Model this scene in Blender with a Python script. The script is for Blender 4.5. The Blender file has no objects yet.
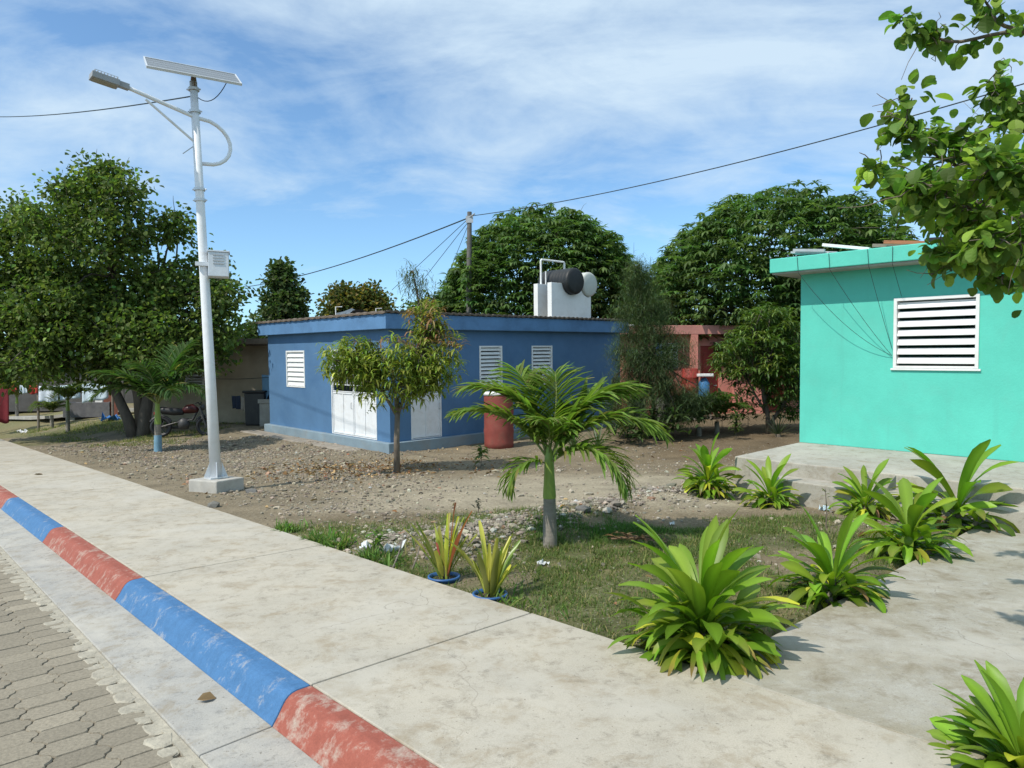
import bpy, math, random, zlib
import numpy as np
from mathutils import Matrix, Vector, Euler
random.seed(7)
RNG = np.random.default_rng(11)
scene = bpy.context.scene
COL = scene.collection
R = math.radians
PI = math.pi

# ------------------------------------------------------------------ frames
F_PX = 700.0
EYE = 1.6
ROLL = 0.0102
D2 = np.array([0.7283, 0.6853, 0.0])          # away from the street
D1 = np.array([-0.6853, 0.7283, 0.0])         # along the street, going away to the left
UP = np.array([0.0, 0.0, 1.0])
TILT = 0.047                                   # the lots rise gently away from the street
SUN_DIR = np.array([-0.76 * math.cos(R(50)), -0.65 * math.cos(R(50)), math.sin(R(50))])
SUN_DIR /= np.linalg.norm(SUN_DIR)

def smooth(a, b, x):
    t = np.clip((np.asarray(x, float) - a) / (b - a), 0, 1)
    return t * t * (3 - 2 * t)

def _hash(ix, iy, seed):
    h = (ix.astype(np.int64) * 374761393 + iy.astype(np.int64) * 668265263 + seed * 982451653) & 0x7fffffff
    h = ((h ^ (h >> 13)) * 1274126177) & 0x7fffffff
    return ((h ^ (h >> 16)) & 0xffff) / 65535.0

def vnoise(x, y, s, seed=0):
    x = np.asarray(x, float) / s; y = np.asarray(y, float) / s
    ix = np.floor(x); iy = np.floor(y)
    fx = x - ix; fy = y - iy
    fx = fx * fx * (3 - 2 * fx); fy = fy * fy * (3 - 2 * fy)
    a = _hash(ix, iy, seed); b = _hash(ix + 1, iy, seed)
    c = _hash(ix, iy + 1, seed); d = _hash(ix + 1, iy + 1, seed)
    return (a * (1 - fx) + b * fx) * (1 - fy) + (c * (1 - fx) + d * fx) * fy

def fbm(x, y, s, seed=0, o=4):
    t = 0; a = 0.5; n = 0
    for k in range(o):
        t = t + a * vnoise(x, y, s / 2 ** k, seed + k * 17); n += a; a *= 0.5
    return t / n

def n_of(x, y): return D2[0] * x + D2[1] * y
def e_of(x, y): return D1[0] * x + D1[1] * y
def ne(n, e, z=0.0): return D2 * n + D1 * e + UP * z

SW0, SW1 = 1.78, 3.44           # sidewalk across the street axis
KERB_W, KERB_H = 0.225, 0.148
PATH_E0, PATH_E1 = 0.80, 2.10   # concrete path to the teal house
RIDGE = [(-2.1, 6.9), (-0.72, 7.05), (0.1, 8.2), (1.13, 9.0), (2.5, 10.2)]

def ridge_d(x, y):
    d = np.full(np.shape(x), 99.0)
    for (ax, ay), (bx, by) in zip(RIDGE[:-1], RIDGE[1:]):
        vx, vy = bx - ax, by - ay
        t = np.clip(((x - ax) * vx + (y - ay) * vy) / (vx * vx + vy * vy), 0, 1)
        d = np.minimum(d, np.hypot(x - ax - t * vx, y - ay - t * vy))
    return d

def gz(x, y):
    x = np.asarray(x, float); y = np.asarray(y, float)
    n = n_of(x, y); e = e_of(x, y)
    z = TILT * np.clip(y - 15.3, 0, 400) * smooth(4, 8.5, n)
    z = z - 0.035
    amp = smooth(3.5, 4.2, n) * (1 - smooth(60, 120, np.abs(y)))
    z = z + amp * 0.10 * (fbm(x, y, 1.7, 3) - 0.5) + amp * 0.035 * (fbm(x, y, 0.35, 9, 3) - 0.5)
    z = z + amp * 0.10 * np.exp(-(ridge_d(x, y) / 0.42) ** 2)
    in_path = smooth(PATH_E0 - .25, PATH_E0 - .05, e) * (1 - smooth(PATH_E1 - .02, PATH_E1 + .1, e)) * (1 - smooth(12, 13, n))
    z = z - 0.14 * in_path
    z = np.where(n < SW1 - 0.04, np.minimum(z, -0.05 - 0.6 * smooth(SW1 - 0.05, SW1 - 0.35, n)), z)
    return z

def ray(px, py):
    dx = (px - 512) / F_PX; dy = (384 - py) / F_PX
    r = np.array([math.cos(ROLL), 0, -math.sin(ROLL)]); u = np.array([math.sin(ROLL), 0, math.cos(ROLL)])
    return dx * r + dy * u + np.array([0, 1.0, 0])

def at(px, py, z=0.0):           # point of height z seen at a photograph position
    d = ray(px, py); t = (z - EYE) / d[2]
    return np.array([0, 0, EYE]) + d * t

def far(px, py, Y):
    return np.array([0, 0, EYE]) + ray(px, py) * Y

def hit(px, py):                 # point of the ground there
    d = ray(px, py); p = None
    for t in np.arange(2.0, 90, 0.05):
        p = np.array([0, 0, EYE]) + d * t
        if p[2] <= float(gz(p[0], p[1])): break
    p[2] = float(gz(p[0], p[1])); return p

def on_ground(x, y): return np.array([x, y, float(gz(x, y))])

# ------------------------------------------------------------------ materials
MATS = {}
def _nodes(name):
    m = bpy.data.materials.new(name); m.use_nodes = True
    nt = m.node_tree; nt.nodes.clear()
    return m, nt
def N(nt, t, **kw):
    n = nt.nodes.new(t)
    for k, v in kw.items():
        if hasattr(n, k) and k not in ('inputs',): setattr(n, k, v)
        else: n.inputs[k].default_value = v
    return n
def L(nt, a, b): nt.links.new(a, b)
def rgba(c): return (c[0], c[1], c[2], 1.0)

def noise(nt, vec, scale, detail=5, rough=0.6, dist=0.0):
    n = nt.nodes.new('ShaderNodeTexNoise')
    n.inputs['Scale'].default_value = scale; n.inputs['Detail'].default_value = detail
    n.inputs['Roughness'].default_value = rough; n.inputs['Distortion'].default_value = dist
    L(nt, vec, n.inputs['Vector']); return n.outputs['Fac']
def ramp(nt, fac, a, b, ca=(0, 0, 0), cb=(1, 1, 1)):
    r = nt.nodes.new('ShaderNodeValToRGB')
    r.color_ramp.elements[0].position = a; r.color_ramp.elements[1].position = b
    r.color_ramp.elements[0].color = rgba(ca); r.color_ramp.elements[1].color = rgba(cb)
    L(nt, fac, r.inputs['Fac']); return r.outputs['Color']
def mixc(nt, fac, a, b, mode='MIX'):
    m = nt.nodes.new('ShaderNodeMix'); m.data_type = 'RGBA'; m.blend_type = mode
    for s, v in ((m.inputs[0], fac), (m.inputs[6], a), (m.inputs[7], b)):
        if isinstance(v, (int, float)): s.default_value = v
        elif isinstance(v, (tuple, list)): s.default_value = rgba(v)
        else: L(nt, v, s)
    return m.outputs[2]
def bump(nt, h, strength, dist=0.01):
    b = nt.nodes.new('ShaderNodeBump'); b.inputs['Strength'].default_value = strength
    b.inputs['Distance'].default_value = dist; L(nt, h, b.inputs['Height']); return b.outputs['Normal']
def finish(nt, color, rough=0.8, normal=None, metallic=0.0, spec=0.4):
    p = nt.nodes.new('ShaderNodeBsdfPrincipled'); o = nt.nodes.new('ShaderNodeOutputMaterial')
    if isinstance(color, (tuple, list)): p.inputs['Base Color'].default_value = rgba(color)
    else: L(nt, color, p.inputs['Base Color'])
    if isinstance(rough, (int, float)): p.inputs['Roughness'].default_value = rough
    else: L(nt, rough, p.inputs['Roughness'])
    p.inputs['Metallic'].default_value = metallic
    p.inputs['Specular IOR Level'].default_value = spec
    if normal is not None: L(nt, normal, p.inputs['Normal'])
    L(nt, p.outputs[0], o.inputs[0]); return p
def objvec(nt): return nt.nodes.new('ShaderNodeTexCoord').outputs['Object']

def surf(name, c, rough=0.7, var=0.25, scale=3.0, stain=None, stain_amt=0.4, stain_scale=1.2, bmp=0.15, bscale=60, metallic=0.0, spec=0.4, stretch=None, splash=None):
    """painted / bare surface with mottling, stains of their own and a fine relief"""
    if name in MATS: return MATS[name]
    m, nt = _nodes(name); v = objvec(nt)
    if stretch:
        mp = nt.nodes.new('ShaderNodeMapping'); mp.inputs['Scale'].default_value = stretch
        L(nt, v, mp.inputs['Vector']); v = mp.outputs[0]
    f = noise(nt, v, scale, 6, 0.65)
    lo = tuple(x * (1 - var) for x in c); hi = tuple(min(1, x * (1 + var * 0.7)) for x in c)
    col = ramp(nt, f, 0.3, 0.7, lo, hi)
    if stain:
        f2 = noise(nt, v, stain_scale, 8, 0.7, 0.5)
        col = mixc(nt, ramp(nt, f2, 0.5, 0.5 + 0.22, (0, 0, 0), (stain_amt,) * 3), col, stain)
    if splash:
        mp2 = nt.nodes.new('ShaderNodeMapping'); mp2.inputs['Scale'].default_value = (5, 5, .28); L(nt, v, mp2.inputs['Vector'])
        dr_ = noise(nt, mp2.outputs[0], 1.0, 6, .7)
        col = mixc(nt, ramp(nt, dr_, .56, .74, (0, 0, 0), (.26,) * 3), col, tuple(x * .62 + .03 for x in c))
    nb = noise(nt, v, bscale, 4, 0.6)
    finish(nt, col, rough, bump(nt, nb, bmp, 0.01) if bmp else None, metallic, spec)
    MATS[name] = m; return m

def leafmat(name, rough=0.45, trans=0.35, spec=0.35, tr_gain=(1.5, 1.7, 0.8)):
    """leaf colour is stored per leaf in the attribute 'col'"""
    if name in MATS: return MATS[name]
    m, nt = _nodes(name)
    a = nt.nodes.new('ShaderNodeAttribute'); a.attribute_name = 'col'
    p = nt.nodes.new('ShaderNodeBsdfPrincipled'); L(nt, a.outputs['Color'], p.inputs['Base Color'])
    p.inputs['Roughness'].default_value = rough; p.inputs['Specular IOR Level'].default_value = spec
    t = nt.nodes.new('ShaderNodeBsdfTranslucent')
    g = mixc(nt, 1.0, a.outputs['Color'], tr_gain, 'MULTIPLY'); L(nt, g, t.inputs['Color'])
    mx = nt.nodes.new('ShaderNodeMixShader'); mx.inputs[0].default_value = trans
    L(nt, p.outputs[0], mx.inputs[1]); L(nt, t.outputs[0], mx.inputs[2])
    o = nt.nodes.new('ShaderNodeOutputMaterial'); L(nt, mx.outputs[0], o.inputs[0])
    MATS[name] = m; return m

def colmat(name, rough=0.85, bscale=80, bmp=0.3, extra=0.25, spec=0.25):
    if name in MATS: return MATS[name]
    m, nt = _nodes(name); v = objvec(nt)
    a = nt.nodes.new('ShaderNodeAttribute'); a.attribute_name = 'col'
    f = noise(nt, v, bscale, 4, 0.6)
    g = ramp(nt, f, 0.3, 0.7, (1 - extra,) * 3, (1 + extra * .6,) * 3)
    c = mixc(nt, 1.0, a.outputs['Color'], g, 'MULTIPLY')
    finish(nt, c, rough, bump(nt, f, bmp, 0.01), 0, spec)
    MATS[name] = m; return m

# ------------------------------------------------------------------ mesh builder
class MB:
    def __init__(s): s.V = []; s.F = []; s.M = []; s.C = []; s.n = 0
    def add(s, V, faces, mat=0, col=None):
        V = np.asarray(V, float).reshape(-1, 3)
        if not isinstance(faces, list): faces = [faces]
        for f in faces:
            f = np.asarray(f, np.int64)
            if f.size == 0: continue
            s.F.append(f + s.n); s.M.append(np.full(len(f), mat, np.int32))
        c = np.ones((len(V), 4))
        if col is not None: c[:, :3] = col
        s.V.append(V); s.C.append(c); s.n += len(V)
    def build(s, name, mats, parent=None, smooth_=False, bevel=0.0, loc=None):
        V = np.concatenate(s.V); C = np.concatenate(s.C)
        me = bpy.data.meshes.new(name)
        me.vertices.add(len(V)); me.vertices.foreach_set('co', V.astype(np.float32).ravel())
        li = np.concatenate([f.ravel() for f in s.F]); tot = np.concatenate([np.full(len(f), f.shape[1]) for f in s.F])
        me.loops.add(len(li)); me.loops.foreach_set('vertex_index', li.astype(np.int32))
        st = np.concatenate([[0], np.cumsum(tot)[:-1]])
        me.polygons.add(len(tot)); me.polygons.foreach_set('loop_start', st.astype(np.int32))
        me.polygons.foreach_set('material_index', np.concatenate(s.M))
        me.polygons.foreach_set('use_smooth', np.full(len(tot), bool(smooth_)))
        me.update(calc_edges=True)
        at_ = me.attributes.new('col', 'FLOAT_COLOR', 'POINT'); at_.data.foreach_set('color', C.astype(np.float32).ravel())
        for m in (mats if isinstance(mats, (list, tuple)) else [mats]): me.materials.append(m)
        o = bpy.data.objects.new(name, me); COL.objects.link(o)
        if parent is not None: o.parent = parent
        if loc is not None: o.location = loc
        if bevel:
            b = o.modifiers.new('bevel', 'BEVEL'); b.width = bevel; b.segments = 2; b.limit_method = 'ANGLE'
        return o
    # --- primitives
    def box(s, lo, hi, mat=0, col=None, fr=None):
        x0, y0, z0 = lo; x1, y1, z1 = hi
        V = np.array([[x0, y0, z0], [x1, y0, z0], [x1, y1, z0], [x0, y1, z0], [x0, y0, z1], [x1, y0, z1], [x1, y1, z1], [x0, y1, z1]], float)
        if fr is not None: V = V @ fr[0] + fr[1]
        s.add(V, np.array([[0, 3, 2, 1], [4, 5, 6, 7], [0, 1, 5, 4], [1, 2, 6, 5], [2, 3, 7, 6], [3, 0, 4, 7]]), mat, col)
    def tube(s, P, rad, seg=8, mat=0, col=None, cap=True, jitter=0.0):
        P = np.asarray(P, float); k = len(P)
        rad = np.broadcast_to(np.asarray(rad, float), (k,))
        T = np.gradient(P, axis=0); T /= np.linalg.norm(T, axis=1)[:, None] + 1e-9
        ref = np.array([0, 0, 1.0]) if abs(T[0][2]) < 0.9 else np.array([1.0, 0, 0])
        A = np.cross(T[0], ref); A /= np.linalg.norm(A); rings = []
        th = np.linspace(0, 2 * PI, seg, endpoint=False)
        for i in range(k):
            A = A - T[i] * A.dot(T[i]); A /= np.linalg.norm(A) + 1e-9
            B = np.cross(T[i], A)
            rr = rad[i] * (1 + jitter * RNG.normal(size=seg)) if jitter else rad[i] * np.ones(seg)
            rings.append(P[i] + (np.cos(th) * rr)[:, None] * A + (np.sin(th) * rr)[:, None] * B)
        V = np.concatenate(rings); f = []
        for i in range(k - 1):
            for j in range(seg):
                a = i * seg + j; b = i * seg + (j + 1) % seg
                f.append([a, b, b + seg, a + seg])
        fs = [np.array(f)]
        if cap:
            fs += [np.array([list(range(seg))[::-1]]), np.array([[(k - 1) * seg + j for j in range(seg)]])]
        s.add(V, fs, mat, col)
    def lathe(s, prof, seg=24, mat=0, col=None, org=(0, 0, 0), axis=None):
        th = np.linspace(0, 2 * PI, seg, endpoint=False); V = []
        for r_, z in prof:
            V.append(np.stack([np.cos(th) * r_, np.sin(th) * r_, np.full(seg, z)], 1))
        V = np.concatenate(V)
        if axis is not None:
            q = np.array(Vector((0, 0, 1)).rotation_difference(Vector(axis)).to_matrix()); V = V @ q.T
        V = V + np.asarray(org); f = []
        for i in range(len(prof) - 1):
            for j in range(seg):
                a = i * seg + j; b = i * seg + (j + 1) % seg; f.append([a, b, b + seg, a + seg])
        s.add(V, [np.array(f)], mat, col)
    def prism(s, poly, h0, h1, fr, mat=0, col=None):
        """poly in the frame's first two axes, extruded along its third"""
        poly = np.asarray(poly, float); k = len(poly)
        V = np.concatenate([np.c_[poly, np.full(k, h0)], np.c_[poly, np.full(k, h1)]]) @ fr[0] + fr[1]
        sides = np.array([[i, (i + 1) % k, (i + 1) % k + k, i + k] for i in range(k)])
        s.add(V, [sides, np.array([list(range(k))[::-1]]), np.array([list(range(k, 2 * k))])], mat, col)

ID = (np.eye(3), np.zeros(3))
def frame(o, a, b, c): return (np.array([a, b, c], float), np.asarray(o, float))

def tag(o, label=None, cat=None, group=None, kind=None):
    if label: o['label'] = label
    if cat: o['category'] = cat
    if group: o['group'] = group
    if kind: o['kind'] = kind
    return o
def empty(name, loc, label=None, cat=None, group=None, rot=None):
    o = bpy.data.objects.new(name, None); COL.objects.link(o); o.location = tuple(loc)
    if rot is not None: o.rotation_euler = rot
    o.empty_display_size = 0.2
    return tag(o, label, cat, group)
def lot_rot(th):                 # a house stands level on the rising lot
    return (Matrix.Rotation(TILT, 3, 'X') @ Matrix.Rotation(th, 3, 'Z')).to_euler()
TH = math.atan2(D2[1], D2[0])

# ------------------------------------------------------------------ leaves
def straps(mb, P, az, e0, bend, Ln, W, nseg=6, prof=None, fold=0.35, twist=None, col=None, mat=0, tipcol=None, wave=0.0, mid=1.0):
    """blades: a centre line leaving P at azimuth az / elevation e0 and bending down by `bend` rad, three points across"""
    P = np.asarray(P, float); n = len(P)
    az, e0, bend, Ln, W = [np.broadcast_to(np.asarray(a, float), (n,)) for a in (az, e0, bend, Ln, W)]
    t = np.linspace(0, 1, nseg + 1)
    if prof is None: prof = lambda t: np.sin(PI * np.clip(t * 0.93 + 0.07, 0, 1)) ** 0.7
    pw = prof(t)
    el = e0[:, None] - bend[:, None] * t[None] ** 1.3
    ds = Ln[:, None] / nseg
    ce, se = np.cos(el), np.sin(el)
    r_ = np.concatenate([np.zeros((n, 1)), np.cumsum((ce[:, :-1] + ce[:, 1:]) / 2 * ds, 1)], 1)
    z_ = np.concatenate([np.zeros((n, 1)), np.cumsum((se[:, :-1] + se[:, 1:]) / 2 * ds, 1)], 1)
    ca, sa = np.cos(az)[:, None], np.sin(az)[:, None]
    C = np.stack([P[:, 0:1] + r_ * ca, P[:, 1:2] + r_ * sa, P[:, 2:3] + z_], -1)
    S = np.stack([-sa + 0 * t, ca + 0 * t, 0 * sa + 0 * t], -1)
    Nn = np.stack([-se * ca, -se * sa, ce], -1)
    tw = (np.zeros(n) if twist is None else np.broadcast_to(twist, (n,)))[:, None, None] * t[None, :, None]
    S2 = S * np.cos(tw) + Nn * np.sin(tw); N2 = Nn * np.cos(tw) - S * np.sin(tw)
    hw = (W[:, None] * pw[None] / 2)[..., None]
    cf, sf = math.cos(fold), math.sin(fold)
    wv = 0
    if wave: wv = (wave * W[:, None] * np.sin(t[None] * 9 + RNG.random(n)[:, None] * 6))[..., None] * N2
    Lf = C + hw * (S2 * cf + N2 * sf) + wv; Rt = C + hw * (-S2 * cf + N2 * sf) - wv
    V = np.stack([Lf, C, Rt], 2).reshape(-1, 3)
    k = 3 * (nseg + 1); base = (np.arange(n) * k)[:, None]
    q = []
    for i in range(nseg):
        a = 3 * i
        q.append(base + np.array([a, a + 1, a + 4, a + 3])); q.append(base + np.array([a + 1, a + 2, a + 5, a + 4]))
    c = None
    if col is not None:
        c = np.repeat(np.asarray(col).reshape(n, 1, 3), nseg + 1, 1)
        if tipcol is not None:
            f = (smooth(0.55, 1.0, t)[None, :, None]) * tipcol[1][:, None, None]
            c = c * (1 - f) + np.asarray(tipcol[0])[None, None] * f
        c = np.repeat(c[:, :, None, :], 3, 2); c[:, :, 1] *= mid; c = c.reshape(-1, 3)
    mb.add(V, np.concatenate(q), mat, c)

def dir_to_ae(D):
    return np.arctan2(D[:, 1], D[:, 0]), np.arctan2(D[:, 2], np.hypot(D[:, 0], D[:, 1]))

def leaves(mb, P, D, Ln, W, col, fold=0.3, mat=0, roll=None):
    """small leaves: two-triangle-pair rounded blades"""
    n = len(P); D = D / (np.linalg.norm(D, axis=1)[:, None] + 1e-9)
    ref = RNG.normal(size=(n, 3)) * 0.6 + np.array([0, 0, 1.0])
    S = np.cross(D, ref); S /= np.linalg.norm(S, axis=1)[:, None] + 1e-9
    Nn = np.cross(S, D)
    Ln = np.broadcast_to(Ln, (n,))[:, None]; W = np.broadcast_to(W, (n,))[:, None]
    f = math.sin(fold); c = math.cos(fold)
    b = P; tip = P + D * Ln - np.array([0, 0, 1.0]) * Ln * 0.12
    def side(sg, t, w): return P + D * Ln * t + sg * S * W * w * c + Nn * W * w * f
    V = np.stack([b, side(1, .3, .42), side(1, .68, .45), tip, side(-1, .68, .45), side(-1, .3, .42)], 1).reshape(-1, 3)
    base = (np.arange(n) * 6)[:, None]
    mb.add(V, [base + np.array([0, 3, 2, 1]), base + np.array([0, 5, 4, 3])], mat, np.repeat(col, 6, 0))

def leafcol(n, c, var=0.3, alt=None, altp=0.1):
    k = np.exp(RNG.normal(size=(n, 1)) * var) 
    c = np.array(c)[None] * k * (1 + RNG.normal(size=(n, 3)) * 0.08)
    if alt is not None:
        m = RNG.random(n) < altp; c[m] = np.array(alt)[None] * k[m]
    return np.clip(c, 0.004, 0.8)

def unit(n):
    v = RNG.normal(size=(n, 3)); return v / np.linalg.norm(v, axis=1)[:, None]

def bez(a, b, sag=0.0, k=6, wob=0.0):
    t = np.linspace(0, 1, k)[:, None]; a = np.asarray(a, float); b = np.asarray(b, float)
    P = a * (1 - t) + b * t; P[:, 2] += sag * 4 * (t * (1 - t))[:, 0]
    if wob: P[1:-1] += RNG.normal(size=(k - 2, 3)) * wob
    return P

BARK = surf('bark', (0.16, 0.13, 0.10), 0.9, 0.35, 9, (0.26, 0.24, 0.20), 0.6, 4, 0.5, 40, stretch=(1, 1, 0.35))
BARKD = surf('dark_bark', (0.09, 0.075, 0.06), 0.9, 0.35, 9, (0.16, 0.14, 0.12), 0.5, 4, 0.5, 40, stretch=(1, 1, 0.35))
LEAF = leafmat('leaf', .55, .38, .22)
LEAFG = leafmat('glossy_leaf', 0.42, 0.32, 0.3, (1.4, 1.6, 0.5))
NEEDLE = leafmat('needle', 0.6, 0.25, 0.2)

# ================================================================== camera, light, sky
cam = bpy.data.cameras.new('camera'); co = bpy.data.objects.new('camera', cam); COL.objects.link(co)
cam.sensor_width = 36.0; cam.lens = 36.0 * F_PX / 1024; cam.clip_end = 4000; cam.clip_start = 0.05
r_ = Vector((math.cos(ROLL), 0, -math.sin(ROLL))); u_ = Vector((math.sin(ROLL), 0, math.cos(ROLL))); b_ = Vector((0, -1, 0))
co.matrix_world = Matrix(((r_.x, u_.x, b_.x, 0), (r_.y, u_.y, b_.y, 0), (r_.z, u_.z, b_.z, EYE), (0, 0, 0, 1)))
scene.camera = co
sd = bpy.data.lights.new('sun', 'SUN'); sd.energy = 3.75; sd.angle = R(0.6); sd.color = (1.0, 0.94, 0.84)
so = bpy.data.objects.new('sun', sd); COL.objects.link(so)
so.rotation_euler = Vector(tuple(SUN_DIR)).to_track_quat('Z', 'Y').to_euler()

w = bpy.data.worlds.new('World'); scene.world = w; w.use_nodes = True
nt = w.node_tree; nt.nodes.clear()
sky = nt.nodes.new('ShaderNodeTexSky'); sky.sky_type = 'NISHITA'; sky.sun_disc = False
sky.sun_elevation = R(50); sky.sun_rotation = math.atan2(SUN_DIR[0], SUN_DIR[1])
sky.air_density = 1.0; sky.dust_density = 0.3; sky.ozone_density = 2.2
bg = nt.nodes.new('ShaderNodeBackground'); bg.inputs['Strength'].default_value = 0.15
L(nt, mixc(nt, 1.0, sky.outputs[0], (.80, 1.0, 1.08), 'MULTIPLY'), bg.inputs['Color'])
tc = nt.nodes.new('ShaderNodeTexCoord')
sep = nt.nodes.new('ShaderNodeSeparateXYZ'); L(nt, tc.outputs['Generated'], sep.inputs[0])
def mth(op, a, b=None):
    m = nt.nodes.new('ShaderNodeMath'); m.operation = op
    for i, v in enumerate((a, b)):
        if v is None: continue
        if isinstance(v, (int, float)): m.inputs[i].default_value = v
        else: L(nt, v, m.inputs[i])
    return m.outputs[0]
den = mth('ADD', mth('MAXIMUM', sep.outputs[2], 0.0), 0.22)
cx = mth('DIVIDE', sep.outputs[0], den); cy = mth('DIVIDE', sep.outputs[1], den)
cmb = nt.nodes.new('ShaderNodeCombineXYZ'); L(nt, cx, cmb.inputs[0]); L(nt, cy, cmb.inputs[1])
mp = nt.nodes.new('ShaderNodeMapping'); mp.inputs['Location'].default_value = (2.3, 0.9, 0); mp.inputs['Rotation'].default_value = (0, 0, R(-14)); mp.inputs['Scale'].default_value = (0.75, 1.1, 1)
L(nt, cmb.outputs[0], mp.inputs['Vector'])
c1 = noise(nt, mp.outputs[0], 1.0, 9, 0.58, 0.5)
c2 = noise(nt, mp.outputs[0], 3.6, 9, 0.62, .45)
cl = mth('ADD', mth('MULTIPLY', c1, 0.66), mth('MULTIPLY', c2, 0.34))
high = mth('MULTIPLY', mth('SUBTRACT', sep.outputs[2], 0.22), 0.30)
cl = mth('ADD', cl, high)
mask = ramp(nt, cl, 0.46, 0.655, (0.02, 0.02, 0.02), (0.9, 0.9, 0.9))
bg2 = nt.nodes.new('ShaderNodeBackground'); bg2.inputs['Color'].default_value = (0.68, 0.84, 0.98, 1); bg2.inputs['Strength'].default_value = 0.86
mx = nt.nodes.new('ShaderNodeMixShader'); L(nt, mask, mx.inputs[0]); L(nt, bg.outputs[0], mx.inputs[1]); L(nt, bg2.outputs[0], mx.inputs[2])
wo = nt.nodes.new('ShaderNodeOutputWorld'); L(nt, mx.outputs[0], wo.inputs[0])
vs = scene.view_settings
vs.view_transform = 'Standard'; vs.look = 'None'; vs.gamma = 1; vs.use_curve_mapping = False; vs.exposure = 0.24
scene.cycles.max_bounces = 8; scene.cycles.transparent_max_bounces = 8
scene.cycles.use_denoising = True

# ================================================================== setting: ground
def axis(dense0, dense1, step, outs):
    a = np.arange(dense0, dense1 + 1e-6, step)
    return np.concatenate([np.array(outs[0]), a, np.array(outs[1])])
xs = axis(-14, 12, 0.085, ([-2500, -900, -300, -120, -60, -40, -30, -24, -20, -17, -15.5, -14.6], [12.6, 13.5, 15, 17, 20, 24, 30, 45, 80, 200, 700, 2500]))
ys = axis(2.0, 22, 0.085, ([-600, -200, -60, -25, -12, -6, -2, 0, 1, 1.6], [22.4, 23, 24, 25.5, 28, 32, 38, 46, 60, 90, 150, 260, 600, 1800]))
GX, GY = np.meshgrid(xs, ys)
GZ = gz(GX, GY)
gn = n_of(GX, GY)
grassy = (1 - smooth(8.0, 9.3, GY + 1.6 * (fbm(GX, GY, 1.5, 21) - 0.5) + 0.25 * np.clip(-GX - 1, 0, 4) - 0.12 * GX)) * smooth(-3.6, -2.2, GX + 1.2 * (fbm(GX, GY, 1.0, 5) - .5))
grassy = grassy * smooth(0.28, 0.55, fbm(GX, GY, 0.9, 33) + 0.10 - 0.22 * smooth(1.2, 2.6, GX))
farl = smooth(-9.5, -11, GX) * smooth(19.6, 20.6, GY)
grassy = np.clip(grassy + farl * smooth(.3, .5, fbm(GX, GY, 1.2, 7)), 0, 1)
track = smooth(8.6, 9.4, GY + .5 * (fbm(GX, GY, 1.3, 41) - .5)) * (1 - smooth(11.6, 13.0, GY + 1.0 * (fbm(GX, GY, 1.6, 43) - .5))) * smooth(-3.4, -1.6, GX)
dirt = np.array([0.165, 0.128, 0.080]); pale = np.array([0.35, 0.31, 0.235]); grav = np.array([0.235, 0.200, 0.142]); green = np.array([0.105, 0.125, 0.045]); dry = np.array([0.27, 0.22, 0.11]); rust = np.array([0.14, 0.104, 0.066])
mixv = fbm(GX, GY, 1.1, 51)[..., None]
gc = dirt * (1 - mixv) + grav * mixv
gc = gc * (1 - 0.8 * track[..., None]) + pale * 0.8 * track[..., None]
back = (smooth(13.5, 15, GY) * smooth(2.0, 4.0, GX))[..., None]
gc = gc * (1 - back) + (rust * .6 + dirt * .4) * back
leftg = (smooth(-1.5, -3.5, GX) * smooth(6, 8.5, GY))[..., None]
gc = gc * (1 - .6 * leftg) + grav * .6 * leftg
dn = smooth(.45, .62, fbm(GX, GY, 0.6, 61))[..., None]
gcol = green * (1 - dn * .55) + dry * dn * .55
gc = gc * (1 - .72 * grassy[..., None]) + gcol * .72 * grassy[..., None]
gc = gc * (0.70 + 0.60 * fbm(GX, GY, 0.30, 71, 3))[..., None]
ny, nx = GX.shape
idx = np.arange(nx * ny).reshape(ny, nx)
quads = np.stack([idx[:-1, :-1], idx[:-1, 1:], idx[1:, 1:], idx[1:, :-1]], -1).reshape(-1, 4)
m, nt2 = _nodes('soil'); v = objvec(nt2)
a = nt2.nodes.new('ShaderNodeAttribute'); a.attribute_name = 'col'
f1 = noise(nt2, v, 26, 8, 0.72); f2 = noise(nt2, v, 130, 5, 0.7)
vor = nt2.nodes.new('ShaderNodeTexVoronoi'); vor.inputs['Scale'].default_value = 38; vor.inputs['Randomness'].default_value = 1; L(nt2, v, vor.inputs['Vector'])
g = ramp(nt2, f1, 0.3, 0.72, (.62, .60, .57), (1.34, 1.33, 1.30))
c = mixc(nt2, 1.0, a.outputs['Color'], g, 'MULTIPLY')
peb = ramp(nt2, vor.outputs['Distance'], 0.18, 0.34, (1, 1, 1), (0, 0, 0))
sel = ramp(nt2, vor.outputs['Color'], 0.55, 0.7)
c = mixc(nt2, mixc(nt2, 1.0, peb, sel, 'MULTIPLY'), c, mixc(nt2, .55, c, (0.46, 0.42, 0.35)))
hh = mixc(nt2, .5, f1, f2)
finish(nt2, c, 0.95, bump(nt2, hh, 0.8, 0.03), 0, 0.15)
mb = MB(); mb.add(np.stack([GX, GY, GZ], -1).reshape(-1, 3), quads, 0, gc.reshape(-1, 3))
tag(mb.build('ground', m, None, True), kind='structure')

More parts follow.
